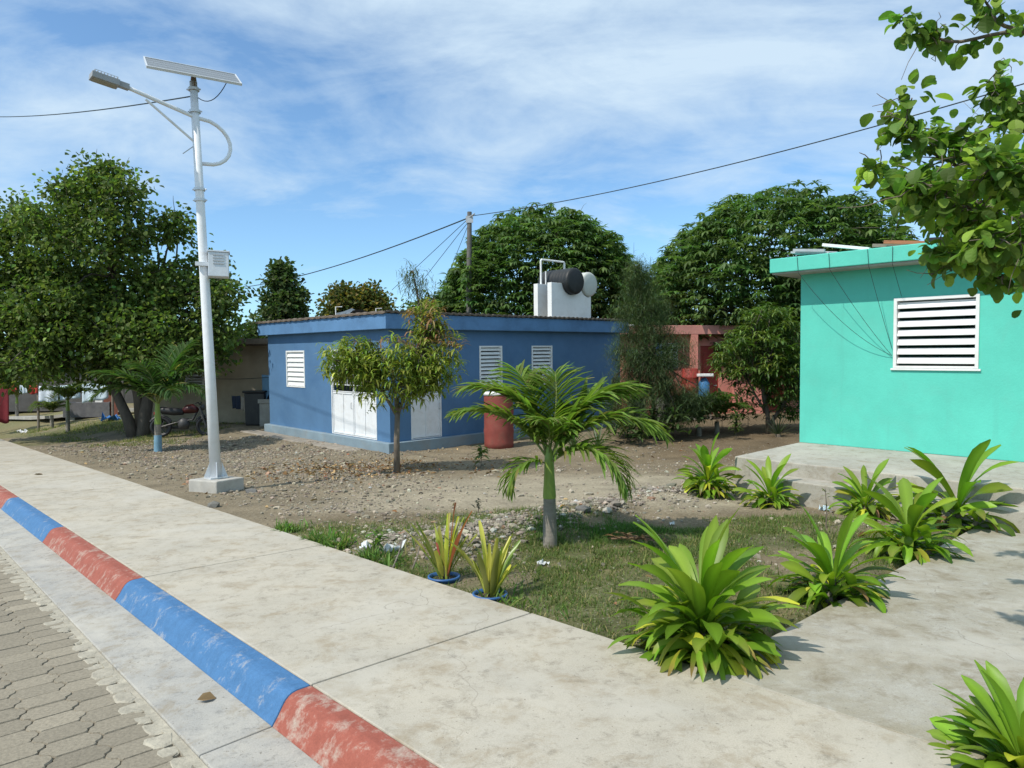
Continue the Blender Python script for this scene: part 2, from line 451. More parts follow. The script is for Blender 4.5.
# ---- concrete materials
def concrete(name, base, warm, dark, s=1.0, crack=True):
    m, nt = _nodes(name); v = nt.nodes.new('ShaderNodeNewGeometry').outputs['Position']
    f1 = noise(nt, v, 1.1 * s, 8, 0.65, .25); f2 = noise(nt, v, 5.5 * s, 9, 0.75, .15); f3 = noise(nt, v, 140, 3, 0.6)
    c = mixc(nt, ramp(nt, f1, .36, .62), base, warm)
    c = mixc(nt, ramp(nt, f2, .50, .74, (0, 0, 0), (.72,) * 3), c, dark)
    f4 = noise(nt, v, 7 * s, 9, 0.8, .3)
    c = mixc(nt, ramp(nt, f4, .54, .66, (0, 0, 0), (.62,) * 3), c, tuple(x * .62 for x in dark))
    c = mixc(nt, 1.0, c, ramp(nt, f3, .3, .7, (.86,) * 3, (1.1,) * 3), 'MULTIPLY')
    f5 = noise(nt, v, 3.1 * s, 9, 0.75, .35)
    c = mixc(nt, ramp(nt, f5, .51, .67, (0, 0, 0), (.75,) * 3), c, (warm[0] * .62, warm[1] * .55, warm[2] * .45))
    f6 = noise(nt, v, 0.8 * s, 5, 0.6, .5)
    c = mixc(nt, ramp(nt, f6, .50, .64, (0, 0, 0), (.55,) * 3), c, (.455, .43, .375))
    if crack:
        wv = nt.nodes.new('ShaderNodeVectorMath'); wv.operation = 'ADD'; L(nt, v, wv.inputs[0])
        nz = nt.nodes.new('ShaderNodeTexNoise'); nz.inputs['Scale'].default_value = 1.6; nz.inputs['Detail'].default_value = 6; L(nt, v, nz.inputs['Vector'])
        sc = nt.nodes.new('ShaderNodeVectorMath'); sc.operation = 'SCALE'; sc.inputs['Scale'].default_value = .9; L(nt, nz.outputs['Color'], sc.inputs[0]); L(nt, sc.outputs[0], wv.inputs[1])
        vo = nt.nodes.new('ShaderNodeTexVoronoi'); vo.feature = 'DISTANCE_TO_EDGE'; vo.inputs['Scale'].default_value = .55; L(nt, wv.outputs[0], vo.inputs['Vector'])
        c = mixc(nt, mixc(nt, 1.0, ramp(nt, vo.outputs['Distance'], .0008, .0035, (.55,) * 3, (0, 0, 0)), ramp(nt, f6, .42, .58), 'MULTIPLY'), c, (.14, .12, .095))
    sp = noise(nt, v, 48, 2, .5)
    c = mixc(nt, ramp(nt, sp, .69, .72, (0, 0, 0), (.6,) * 3), c, (0.12, 0.105, 0.085))
    h = mixc(nt, .4, f2, f3)
    finish(nt, c, .88, bump(nt, h, .35, .006), 0, .25)
    MATS[name] = m; return m
SIDEWALK = concrete('sidewalk_concrete', (0.385, 0.355, 0.295), (0.45, 0.41, 0.335), (0.25, 0.218, 0.165))
PATHC = concrete('path_concrete', (0.37, 0.355, 0.31), (0.29, 0.262, 0.20), (0.45, 0.44, 0.405), 1.4)
GUTTER = concrete('gutter_concrete', (0.325, 0.318, 0.295), (0.40, 0.38, 0.335), (0.235, 0.232, 0.22), 1.6)
SLABC = concrete('slab_concrete', (0.35, 0.33, 0.29), (0.41, 0.39, 0.34), (0.24, 0.21, 0.17), 1.2)
NE = (np.array([D2, D1, UP]), np.zeros(3))
EJ = [-2.56, 0.50, 3.486, 6.457, 9.51, 12.6, 15.65, 18.7, 21.75, 24.8, 27.9, 31]
mb = MB()
for e0, e1 in zip(EJ[:-1], EJ[1:]):
    mb.box((SW0, e0 + .006, -.2), (SW1 + RNG.normal() * .004, e1 - .006, RNG.normal() * .0015), fr=NE)
mb.box((SW0, -9, -.2), (SW1, EJ[0] - .006, 0), fr=NE); mb.box((SW0, 31.006, -.2), (SW1, 60, 0), fr=NE)
tag(mb.build('sidewalk', SIDEWALK, None, bevel=0.007), kind='structure')
mb = MB()
mb.box((SW1 + .008, PATH_E0, -.16), (8.80, PATH_E1, -.002), fr=NE)
po = mb.build('path', PATHC, None, bevel=0.01); tag(po, kind='structure')
mb = MB()
GJ = [-8.6, -2.56, 3.486, 9.51, 15.65, 21.75, 27.9, 60]
for e0, e1 in zip(GJ[:-1], GJ[1:]):
    q = np.array([[1.195, -.165], [1.195, -.40], [1.56, -.40], [1.56, -.150]])
    mb.prism(q, e0 + .005, e1 - .005, frame((0, 0, 0), D2, UP, D1))
tag(mb.build('gutter', GUTTER, None, bevel=0.006), kind='structure')

# ---- kerb blocks, alternately painted
def kerbmat(name, c, worn):
    m, nt = _nodes(name); v = nt.nodes.new('ShaderNodeNewGeometry').outputs['Position']
    f1 = noise(nt, v, 3.2, 9, .75, .3); f2 = noise(nt, v, 14, 9, .78, .25); f3 = noise(nt, v, 120, 3, .6)
    k = mixc(nt, .45, f1, f2)
    c1 = mixc(nt, ramp(nt, f2, .35, .7), tuple(x * .82 for x in c), tuple(min(1, x * 1.12) for x in c))
    c1 = mixc(nt, ramp(nt, k, worn, worn + .10, (0, 0, 0), (.75,) * 3), c1, (.40, .36, .30))
    c1 = mixc(nt, 1.0, c1, ramp(nt, f3, .3, .7, (.88,) * 3, (1.08,) * 3), 'MULTIPLY')
    finish(nt, c1, .7, bump(nt, mixc(nt, .5, k, f3), .3, .006), 0, .3); return m
KRED = kerbmat('red_kerb_paint', (.30, .088, .060), .502); KBLUE = kerbmat('blue_kerb_paint', (.058, .160, .325), .542)
kp = [(SW0 - .004, -.002), (SW0 - .085, -.004), (SW0 - .112, -.010), (SW0 - .132, -.020), (SW0 - .150, -.036), (SW0 - .165, -.057), (SW0 - .178, -.078), (SW0 - .192, -.103), (SW0 - KERB_W, -.152), (SW0 - KERB_W, -.3), (SW0 - .004, -.3)]
klab = {0.50: 'worn red kerb block cut by the bottom edge of the photo', 3.486: 'long blue kerb block with chipped paint between the two biggest red blocks',
        6.457: 'faded red kerb block between two blue blocks', 9.51: 'short looking blue kerb block farther up the street', 12.6: 'small red kerb block at the left photo edge'}
for i in range(1, 10):
    e0, e1 = EJ[i], EJ[i + 1]
    mb = MB(); mb.prism(kp, e0 + .004, e1 - .004, frame((0, 0, 0), D2, UP, D1))
    red = i % 2 == 1
    o = mb.build('kerb_block', KRED if red else KBLUE, None, bevel=.008)
    tag(o, klab.get(EJ[i], ('red' if red else 'blue') + ' kerb block up the street outside the left photo edge'), 'kerb', 'painted kerb blocks along the street')

# ---- street of interlocking pavers
PAV = colmat('paver', .9, 55, .45, .22)
BED = surf('paver_bed', (.12, .10, .075), .95, .4, 20, (.22, .18, .13), .5, 8, .5, 90)
MORT = surf('mortar', (.37, .34, .27), .9, .3, 14, (.36, .32, .26), .55, 6, .6, 60)
mb = MB()
mb.box((-9, -9, -.32), (1.193, 60, -.196), 1, fr=NE)
P_, D_, DL = .232, .172, .030
half = D_ / 2 - .0028; a0 = P_ / 2 - .0026
edge = [(a0 - DL, half), (a0 - DL * .55, half - .010), (a0 - DL * .5, half * .62), (a0 + DL * .45, half * .40), (a0 + DL * .8, half * .12), (a0 + DL * .8, -half * .12), (a0 + DL * .45, -half * .40), (a0 - DL * .5, -half * .62), (a0 - DL * .55, -half + .010), (a0 - DL, -half)]
poly = edge + [(-x, y) for x, y in edge[::-1]]
poly = np.array(poly)[::-1]
k = len(poly)
def pavers(n0, n1, e0, e1):
    nc = int((n1 - n0) / P_); rows = int((e1 - e0) / D_)
    Vs = []; Cs = []; cnt = 0
    for ci in range(nc):
        cn = n1 - P_ / 2 - ci * P_
        for ri in range(rows):
            ce = e0 + ri * D_ + (D_ / 2 if ci % 2 else 0)
            zt = -.178 + RNG.normal() * .0022
            cen = poly + np.array([cn, ce]) + RNG.normal(size=2) * .0012
            ins = (poly * np.array([.965, .945])) + np.array([cn, ce])
            tx, ty = RNG.normal(size=2) * .010
            def zz(q, z): return z + (q[:, 0] - cn) * tx + (q[:, 1] - ce) * ty
            Vs.append(np.concatenate([np.c_[cen, np.full(k, -.25)], np.c_[cen, zz(cen, zt - .008)], np.c_[ins, zz(ins, zt)]]))
            g = (.250 + RNG.normal() * .016)
            Cs.append(np.tile(np.array([g, g * .88, g * .67]), (3 * k, 1))); cnt += 1
    V = np.concatenate(Vs) @ NE[0]; C = np.concatenate(Cs)
    b = (np.arange(cnt) * 3 * k)[:, None]; fs = []
    for lv in range(2):
        for j in range(k):
            j2 = (j + 1) % k
            fs.append(b + np.array([lv * k + j, lv * k + k + j, lv * k + k + j2, lv * k + j2]))
    mb.add(V, [np.concatenate(fs), b + np.array([2 * k + j for j in range(k)])[::-1]], 0, C)
pavers(-3.4, 1.128, -1.0, 17)
# broken mortar edge: flat lumps between the pavers and the gutter
e = -.5
while e < 15:
    ln = .09 + RNG.random() * .10; nn = 1.118 + RNG.normal() * .014; wd = .09 + RNG.random() * .07
    th = np.linspace(0, 2 * PI, 11, endpoint=False)
    rr = (1 + RNG.normal(size=11) * .10) / np.maximum(np.abs(np.cos(th)), np.abs(np.sin(th))) ** .55
    q = np.c_[nn + np.cos(th) * wd / 2 * rr, e + ln / 2 + np.sin(th) * ln / 2 * rr]
    zt = -.1755 + RNG.normal() * .002
    ctr = q.mean(0); inn = ctr + (q - ctr) * .8
    V = np.concatenate([np.c_[q, np.full(11, -.22)], np.c_[q, np.full(11, zt - .008)], np.c_[inn, np.full(11, zt)]]) @ NE[0]
    fs = [[lv * 11 + j, lv * 11 + (j + 1) % 11, lv * 11 + 11 + (j + 1) % 11, lv * 11 + 11 + j] for lv in range(2) for j in range(11)]
    mb.add(V, [np.array(fs), np.array([[22 + j for j in range(11)]])], 2)
    e += ln + .006 + RNG.random() * .012
mb.box((1.150, -9, -.25), (1.193, 60, -.176), 2, fr=NE)
st = mb.build('street', [PAV, BED, MORT]); tag(st, kind='structure')

# ================================================================== stones, litter, grass
def stones(name, P, S, cols, matname='stone'):
    ico = np.array([[0, 0, 1], [.89, 0, .45], [.28, .85, .45], [-.72, .53, .45], [-.72, -.53, .45], [.28, -.85, .45], [.72, .53, -.45], [-.28, .85, -.45], [-.89, 0, -.45], [-.28, -.85, -.45], [.72, -.53, -.45], [0, 0, -1]])
    fc = np.array([[0, 1, 2], [0, 2, 3], [0, 3, 4], [0, 4, 5], [0, 5, 1], [1, 6, 2], [2, 7, 3], [3, 8, 4], [4, 9, 5], [5, 10, 1], [6, 7, 2], [7, 8, 3], [8, 9, 4], [9, 10, 5], [10, 6, 1], [11, 7, 6], [11, 8, 7], [11, 9, 8], [11, 10, 9], [11, 6, 10]])
    n = len(P)
    V = ico[None] * (1 + RNG.normal(size=(n, 12, 1)) * .18)
    V = V * (S[:, None, None] * (np.array([1, .8, .55]) * (1 + RNG.normal(size=(n, 1, 3)) * .2)))
    th = RNG.random(n) * 6.28; c, s_ = np.cos(th)[:, None], np.sin(th)[:, None]
    X = V[..., 0] * c - V[..., 1] * s_; Y = V[..., 0] * s_ + V[..., 1] * c
    V = np.stack([X, Y, V[..., 2]], -1) + P[:, None]
    mb = MB(); mb.add(V.reshape(-1, 3), (np.arange(n) * 12)[:, None, None] + fc[None], 0, np.repeat(cols, 12, 0)) if False else None
    mb = MB(); f = ((np.arange(n) * 12)[:, None, None] + fc[None]).reshape(-1, 3)
    mb.add(V.reshape(-1, 3), f, 0, np.repeat(cols, 12, 0))
    return mb.build(name, colmat(matname, .9, 90, .3, .25))
def free(x, y):   # clear of sidewalk, path, slab and houses
    n = n_of(x, y); e = e_of(x, y)
    ok = (n > SW1 + .03) & ~((e > PATH_E0 - .1) & (e < PATH_E1 + .02) & (n < 9.2))
    ok &= ~((n > 8.75) & (n < 20) & (e < 5.12) & (e > -9) & (x > 2)) 
    bx = (x + 2.85); by = (y - 16.35); u = bx * D2[0] + by * D2[1]; v_ = bx * D1[0] + by * D1[1]
    ok &= ~((u > -.14) & (u < 8.8) & (v_ > -.14) & (v_ < 6.6))
    return ok
def scatter(n, x0, x1, y0, y1, dens):
    x = RNG.uniform(x0, x1, n); y = RNG.uniform(y0, y1, n)
    k_ = (RNG.random(n) < dens(x, y)) & free(x, y); return x[k_], y[k_]
def stonecol(n, base=(.33, .295, .24), var=.3):
    k_ = np.exp(RNG.normal(size=(n, 1)) * var); c = np.array(base) * k_ * (1 + RNG.normal(size=(n, 3)) * .03)
    m_ = RNG.random(n) < .025; c[m_] = np.array([.27, .17, .115]) * k_[m_]
    return np.clip(c, .03, .46)
# gravel and broken stone over the left lot
x, y = scatter(95000, -14, 0.2, 6.4, 20, lambda x, y: np.clip(smooth(-.2, -3.2, x + .12 * (y - 10)) * (.30 + .70 * smooth(.36, .60, fbm(x, y, 1.3, 81))) * smooth(SW1 + .0, SW1 + 1.2, n_of(x, y)), .0, 1))
s = np.clip(np.exp(RNG.normal(size=len(x)) * .5 - 4.25), .006, .075)
tag(stones('gravel', np.stack([x, y, gz(x, y) + s * .2], 1), s, stonecol(len(x), (.25, .215, .165))), kind='stuff')
# pale rubble ridge through the lawn, stone band by the track
x, y = scatter(150000, -2.6, 4.2, 6.0, 11.4, lambda x, y: np.clip(np.exp(-(ridge_d(x, y) / .42) ** 2) * (.15 + .85 * smooth(.38, .6, fbm(x, y, .6, 83))), 0, 1) * .42)
s = np.clip(np.exp(RNG.normal(size=len(x)) * .55 - 4.25), .006, .085)
tag(stones('rubble', np.stack([x, y, gz(x, y) + s * .25], 1), s, stonecol(len(x), (.265, .235, .19), .34), 'pale_stone'), kind='stuff')
x, y = scatter(26000, -3, 9, 6, 17, lambda x, y: .06 + .5 * np.exp(-((y - 13.2 - .15 * x) / .7) ** 2) * smooth(.3, .6, fbm(x, y, .9, 85)) + .25 * smooth(.5, .7, fbm(x, y, .7, 87)))
s = np.clip(np.exp(RNG.normal(size=len(x)) * .5 - 4.25), .006, .07)
tag(stones('pebbles', np.stack([x, y, gz(x, y) + s * .2], 1), s, stonecol(len(x), (.27, .235, .185))), kind='stuff')
# dry leaves
x1, y1 = scatter(9000, -5.2, .2, 11.2, 16.2, lambda x, y: np.exp(-((x + 2.9) / 1.5) ** 2 - ((y - 13.6) / 1.1) ** 2) * .34)
x2, y2 = scatter(2600, -12, 8, 4, 18, lambda x, y: .10 + 0 * x)
x = np.r_[x1, x2]; y = np.r_[y1, y2]; n = len(x)
mb = MB(); D = np.stack([RNG.normal(size=n), RNG.normal(size=n), RNG.normal(size=n) * .35], 1)
leaves(mb, np.stack([x, y, gz(x, y) + .018 + RNG.random(n) * .02], 1), D, RNG.uniform(.05, .12, n), RNG.uniform(.03, .055, n), leafcol(n, (.22, .125, .06), .35, (.33, .23, .12), .35), .5)
tag(mb.build('leaf_litter', leafmat('dry_leaf', .8, .1, .2)), kind='stuff')
# grass blades
def grass_density(x, y):
    g = (1 - smooth(8.0, 9.3, y + 1.6 * (fbm(x, y, 1.5, 21) - 0.5) + 0.25 * np.clip(-x - 1, 0, 4) - 0.12 * x)) * smooth(-3.6, -2.2, x + 1.2 * (fbm(x, y, 1.0, 5) - .5))
    g = g * smooth(0.28, 0.55, fbm(x, y, 0.9, 33) + 0.10 - 0.22 * smooth(1.2, 2.6, x))
    return g * (1 - .85 * np.exp(-(ridge_d(x, y) / .30) ** 2))
x, y = scatter(330000, -3.8, 4.4, 3.2, 10.2, lambda x, y: grass_density(x, y) * (.18 + .82 * smooth(.38, .66, fbm(x, y, .33, 91))))
n = len(x); hgt = .022 + .055 * RNG.random(n) ** 1.5 * (0.6 + 1.0 * fbm(x, y, .5, 93))
mb = MB(); gcv = leafcol(n, (.105, .150, .040), .28, (.28, .24, .11), .14)
palm_shade = smooth(1.35, .5, np.hypot((x - 1.0) / 1.1, (y - 7.9) / .8))[:, None]  # palm's shadow painted into the grass: darker green, blades longer there too
gcv = gcv * (1 - palm_shade) + leafcol(n, (.060, .135, .025), .25) * palm_shade
straps(mb, np.stack([x, y, gz(x, y) - .004], 1), RNG.random(n) * 6.28, RNG.uniform(.5, 1.45, n), RNG.uniform(0, 1.3, n), hgt * (1 + .4 * palm_shade[:, 0]), RNG.uniform(.005, .012, n), 2, lambda t: 1 - .9 * t, .2, None, gcv)
# left far strip and fringe at the sidewalk edge
x, y = scatter(60000, -22, -9, 19, 27, lambda x, y: .6 * smooth(.3, .5, fbm(x, y, 1.2, 7)) * smooth(4.2, 5.0, n_of(x, y)) + 0 * x)
n = len(x)
straps(mb, np.stack([x, y, gz(x, y) - .004], 1), RNG.random(n) * 6.28, RNG.uniform(.5, 1.45, n), RNG.uniform(0, 1.3, n), RNG.uniform(.05, .13, n), RNG.uniform(.012, .022, n), 2, lambda t: 1 - .9 * t, .2, None, leafcol(n, (.13, .16, .05), .28, (.30, .25, .12), .2))
tag(mb.build('grass', LEAF), kind='stuff')
mb = MB()
e = RNG.uniform(1.9, 7.6, 5200); nn = SW1 + .02 + np.abs(RNG.normal(size=5200)) * .13
keep = RNG.random(5200) < smooth(.42, .62, fbm(e, nn * 0, .55, 95)) * (0.10 + .90 * smooth(5.2, 5.9, e)); e = e[keep]; nn = nn[keep]
x = D2[0] * nn + D1[0] * e; y = D2[1] * nn + D1[1] * e; n = len(x)
straps(mb, np.stack([x, y, gz(x, y) - .01], 1), RNG.random(n) * 6.28, RNG.uniform(.6, 1.5, n), RNG.uniform(0, 1.2, n), RNG.uniform(.04, .20, n), RNG.uniform(.010, .028, n), 2, lambda t: np.sin(PI * (t * .9 + .1)) ** .6, .2, None, leafcol(n, (.11, .19, .045), .25, (.25, .24, .10), .12))
tag(mb.build('weeds', LEAF), kind='stuff')

# ================================================================== buildings
TEAL = surf('teal_paint', (.105, .525, .425), .7, .10, 1.3, (.12, .47, .385), .5, 2.2, .25, 30, spec=.25, splash=.12)
BLUE = surf('blue_paint', (.083, .176, .315), .65, .12, 1.4, (.05, .125, .25), .55, .9, .15, 55, spec=.3, splash=.42)
BLUEF = surf('blue_fascia_paint', (.10, .215, .39), .65, .16, 1.8, (.05, .10, .19), .5, 1.3, .15, 50, spec=.3)
PLINTH = surf('plinth_paint', (.20, .27, .32), .75, .2, 1.6, (.22, .20, .17), .6, 1.6, .2, 50)
WHITE = surf('white_paint', (.74, .75, .74), .55, .07, 3, (.50, .46, .40), .35, 2.2, .06, 40)
WHITEM = surf('white_metal', (.72, .74, .76), .4, .08, 3, (.42, .38, .33), .35, 3, .05, 40)
BEIGE = surf('beige_wall', (.36, .30, .22), .9, .2, 1.3, (.20, .17, .13), .5, 1.0, .3, 40)
PINK = surf('pink_paint', (.62, .24, .19), .75, .15, 1.5, (.42, .17, .13), .5, 1.2, .15, 50)
DRED = surf('dark_red_paint', (.30, .035, .025), .6, .2, 2, (.18, .05, .04), .5, 2, .1, 40)
RUST = surf('rusty_sheet', (.125, .098, .075), .9, .45, 6, (.22, .19, .16), .6, 9, .4, 40)
CONC = surf('raw_concrete', (.34, .325, .29), .92, .22, 3, (.22, .20, .165), .5, 2.5, .4, 60)
CONCD = surf('footing_concrete', (.27, .24, .20), .95, .3, 4, (.17, .145, .11), .6, 3, .5, 60)
GREYM = surf('grey_metal', (.42, .44, .46), .45, .15, 5, (.25, .2, .16), .3, 4, .05, 40, .3)
DKM = surf('dark_metal', (.05, .05, .052), .5, .2, 5)
BLACK = surf('black_plastic', (.018, .018, .02), .45, .3, 5, (.06, .055, .05), .3, 4, .05, 40)
GALV = surf('galvanised', (.60, .63, .66), .42, .12, 6, (.40, .36, .31), .35, 3.0, .06, 60, .25)
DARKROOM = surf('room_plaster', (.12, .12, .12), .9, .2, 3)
WOODG = surf('old_wood', (.20, .17, .14), .9, .3, 8, (.30, .26, .21), .5, 6, .4, 30)

FL = (np.array([[0, 1.0, 0], [-1.0, 0, 0], [0, 0, 1.0]]), np.zeros(3))    # facade at x=0: (along, out, up)
FR = (np.array([[1.0, 0, 0], [0, -1.0, 0], [0, 0, 1.0]]), np.zeros(3))    # facade at y=0
def offs(fr, o): return (fr[0], np.asarray(o, float))

def wall_cells(mb, fr, a0, a1, z0, z1, th, openings, mat=0):
    cuts = sorted(set([a0, a1] + [v for o in openings for v in o[:2]]))
    for u0, u1 in zip(cuts[:-1], cuts[1:]):
        mid = (u0 + u1) / 2; zz = z0
        for o in sorted([o for o in openings if o[0] < mid < o[1]], key=lambda o: o[2]):
            if o[2] > zz: mb.box((u0, -th, zz), (u1, 0, o[2]), mat, None, fr)
            zz = o[3]
        if zz < z1: mb.box((u0, -th, zz), (u1, 0, z1), mat, None, fr)

def louvre_window(parent, fr, a0, a1, z0, z1, n, open_, mat=WHITE, depth=.09, fw=.035, proud=.015):
    mb = MB()
    mb.box((a0 - .01, -depth, z0 - .01), (a0 + fw, proud, z1 + .01), 0, None, fr); mb.box((a1 - fw, -depth, z0 - .01), (a1 + .01, proud, z1 + .01), 0, None, fr)
    mb.box((a0 + fw, -depth, z1 - fw), (a1 - fw, proud, z1 + .01), 0, None, fr); mb.box((a0 + fw, -depth, z0 - .01), (a1 - fw, proud, z0 + fw * .7), 0, None, fr)
    wn = mb.build('window', mat, parent, bevel=.004)
    mb = MB(); p = (z1 - z0 - 2 * fw) / n
    for i in range(n):
        zc = z0 + fw + p * (i + .5); hgt = p * open_
        q = np.array([[-.055, hgt / 2], [-.045, hgt / 2 + .006], [.004, -hgt / 2 + .006], [.002, -hgt / 2 - .004]])
        f2 = (np.array([fr[0][1], fr[0][2], fr[0][0]]), fr[1] + fr[0][2] * zc)
        mb.prism(q, a0 + fw + .004, a1 - fw - .004, f2)
    mb.build('slats', mat, wn); return wn

def gate_door(parent, fr, a0, a1, z0, z1, leafs, solid):
    mb = MB(); t = .035
    mb.box((a0, -.07, z0), (a0 + t, .012, z1), 0, None, fr); mb.box((a1 - t, -.07, z0), (a1, .012, z1), 0, None, fr)
    mb.box((a0 + t, -.07, z1 - t), (a1 - t, .012, z1), 0, None, fr); mb.box((a0 + t, -.07, z0), (a1 - t, .008, z0 + .018), 0, None, fr)
    dr = mb.build('door', WHITEM, parent, bevel=.003)
    wl = (a1 - a0 - 2 * t) / leafs
    for i in range(leafs):
        u0 = a0 + t + wl * i + .008; u1 = u0 + wl - .016
        mb = MB(); zb = z0 + .03
        mb.box((u0, -.035, zb), (u1, -.022, solid), 0, None, fr)
        for uu in (u0, (u0 + u1) / 2 - .018, u1 - .036): mb.box((uu, -.022, zb), (uu + .036, -.006, solid), 0, None, fr)
        mb.box((u0 + .036, -.0215, solid - .04), (u1 - .036, -.005, solid), 0, None, fr)
        mb.box((u0 + .036, -.0215, zb), (u1 - .036, -.005, zb + .04), 0, None, fr)
        mb.build('door_panel', WHITEM, dr, bevel=.003)
        mb = MB()       # scroll-work grille over the solid panel
        zt = z1 - t - .01; zg = solid + .012
        for zz in (zg, zg + .17, (zg + zt) / 2 + .05, zt - .16, zt - .02): mb.box((u0, -.03, zz), (u1, -.012, zz + .02), 0, None, fr)
        for uu in (u0, u1 - .022): mb.box((uu, -.0295, zg + .02), (uu + .022, -.0115, zt - .02), 0, None, fr)
        nb = max(3, int((u1 - u0) / .13))
        for k_ in range(1, nb):
            uu = u0 + (u1 - u0) * k_ / nb; mb.box((uu - .006, -.026, zg + .19), (uu + .006, -.016, zt - .02), 0, None, fr)
        um = (u0 + u1) / 2; zm = zg + .42; rr = min(.17, (u1 - u0) * .3)
        for a_, b_2 in (((um - rr, zg + .19), (um, zg + .19 + rr * 1.6)), ((um, zg + .19 + rr * 1.6), (um + rr, zg + .19))):
            pts = np.array([[a_[0], -.02, a_[1]], [b_2[0], -.02, b_2[1]]]) @ fr[0] + fr[1]; mb.tube(pts, .012, 5)
        for zc in (zm + .2, zt - .32):
            th = np.linspace(0, 2 * PI, 17); pts = np.stack([um + rr * .8 * np.cos(th), np.full(17, -.02), zc + rr * .8 * np.sin(th)], 1) @ fr[0] + fr[1]
            mb.tube(pts, .009, 5, cap=False)
        mb.build('grille', WHITEM, dr)
    mb = MB(); um = (a0 + a1) / 2 if leafs > 1 else a1 - .12
    pts = np.array([[um + .05, .0, solid - .25], [um + .05, .035, solid - .25], [um + .05, .035, solid - .40], [um + .05, .0, solid - .40]]) @ fr[0] + fr[1]
    mb.tube(pts, .009, 6); mb.build('handle', GREYM, dr)
    return dr

def shell(parent, lx, ly, h, th, opL, opR, mat, z0=0.0, flipy=False):
    """four walls of a house in its own axes: x away from the street, y along it"""
    mb = MB()
    if not flipy:
        wall_cells(mb, FL, 0, ly, z0, h, th, opL); wall_cells(mb, FR, th, lx - th, z0, h, th, opR)
        wall_cells(mb, offs(FL, (lx, 0, 0)), 0, ly, z0, h, -th * -1, [])
        wall_cells(mb, offs(FR, (0, ly - th, 0)), th, lx - th, z0, h, th, [])
    else:
        wall_cells(mb, FL, -ly, 0, z0, h, th, opL); wall_cells(mb, offs(FR, (0, -th, 0)), th, lx - th, z0, h, th, opR)
        wall_cells(mb, offs(FL, (lx - th, 0, 0)), -ly, 0, z0, h, th, []); wall_cells(mb, offs(FR, (0, -ly, 0)), th, lx - th, z0, h, th, [])
    return mb.build('wall', mat, parent)

# ---- blue house
bh = empty('blue_house', (-2.85, 16.35, 0), 'long blue single storey house with a flat roof and white louvre windows', 'house', rot=lot_rot(TH))
LX, LY = 8.62, 6.47
opL = [(.56, 2.71, .27, 2.45), (4.17, 5.27, 1.42, 2.43)]
opR = [(.59, 1.50, .27, 2.48), (2.77, 3.55, 1.42, 2.50), (4.68, 5.49, 1.42, 2.50)]
mb = MB(); wall_cells(mb, FL, 0, LY, .257, 2.905, .15, opL); wall_cells(mb, FR, .15, LX, .257, 2.905, .15, opR)
mb.box((LX - .15, .15, .257), (LX, LY, 2.905)); mb.box((.15, LY - .15, .257), (LX - .15, LY, 2.905))
mb.build('wall', BLUE, bh)
mb = MB(); mb.box((.15, 2.9, .26), (LX - .15, 3.05, 2.9)); mb.build('room_divider', DARKROOM, bh)
mb = MB(); mb.box((-.13, -.13, -.6), (LX + .13, LY + .13, .257)); mb.build('plinth', PLINTH, bh, bevel=.012)
mb = MB(); mb.box((-.62, .9, -.6), (-.131, LY + .75, .045)); mb.build('footing', CONCD, bh, bevel=.03)
ro = .21
mb = MB(); mb.box((-ro, -ro, 2.905), (LX + ro, LY + ro, 3.255)); rf = mb.build('roof', BLUEF, bh, bevel=.01)
mb = MB()
xs_ = np.arange(-ro - .05, LX + ro + .06, .045); ys_ = np.arange(-ro - .05, LY + ro + .06, .045)
X_, Y_ = np.meshgrid(xs_, ys_); Zc = 3.30 + .013 * np.sin(X_ * 2 * PI / .19) + .009 * np.sin(Y_ * 2 * PI / .33) + .02 * (fbm(X_, Y_, .5, 15) - .5)
k0 = len(xs_); ii = np.arange(X_.size).reshape(X_.shape)
top = np.stack([X_, Y_, Zc + .012], -1).reshape(-1, 3); bot = np.stack([X_, Y_, Zc - .03 - .012 * RNG.random(X_.shape)], -1).reshape(-1, 3)
qq = np.stack([ii[:-1, :-1], ii[:-1, 1:], ii[1:, 1:], ii[1:, :-1]], -1).reshape(-1, 4)
rim = np.r_[ii[0, :], ii[1:, -1], ii[-1, -2::-1], ii[-2:0:-1, 0]]; r2 = np.roll(rim, -1); nn_ = X_.size
mb.add(np.concatenate([top, bot]), [qq, qq[:, ::-1] + nn_, np.stack([rim, r2, r2 + nn_, rim + nn_], 1)]); mb.build('roof_sheet', RUST, rf)
gate_door(bh, FL, .56, 2.71, .27, 2.45, 2, 1.36)
gate_door(bh, FR, .59, 1.50, .27, 2.48, 1, 1.36)
louvre_window(bh, FL, 4.17, 5.27, 1.42, 2.43, 7, 1.0)
louvre_window(bh, FR, 2.77, 3.55, 1.42, 2.50, 10, .62)
louvre_window(bh, FR, 4.68, 5.49, 1.42, 2.50, 10, .62)
for x_ in (.62, 8.72):
    mb = MB(); mb.tube([(x_ + .02, -.19, 3.16), (x_, -.46, 3.12)], .035, 10); mb.build('rain_spout', WHITE, rf)

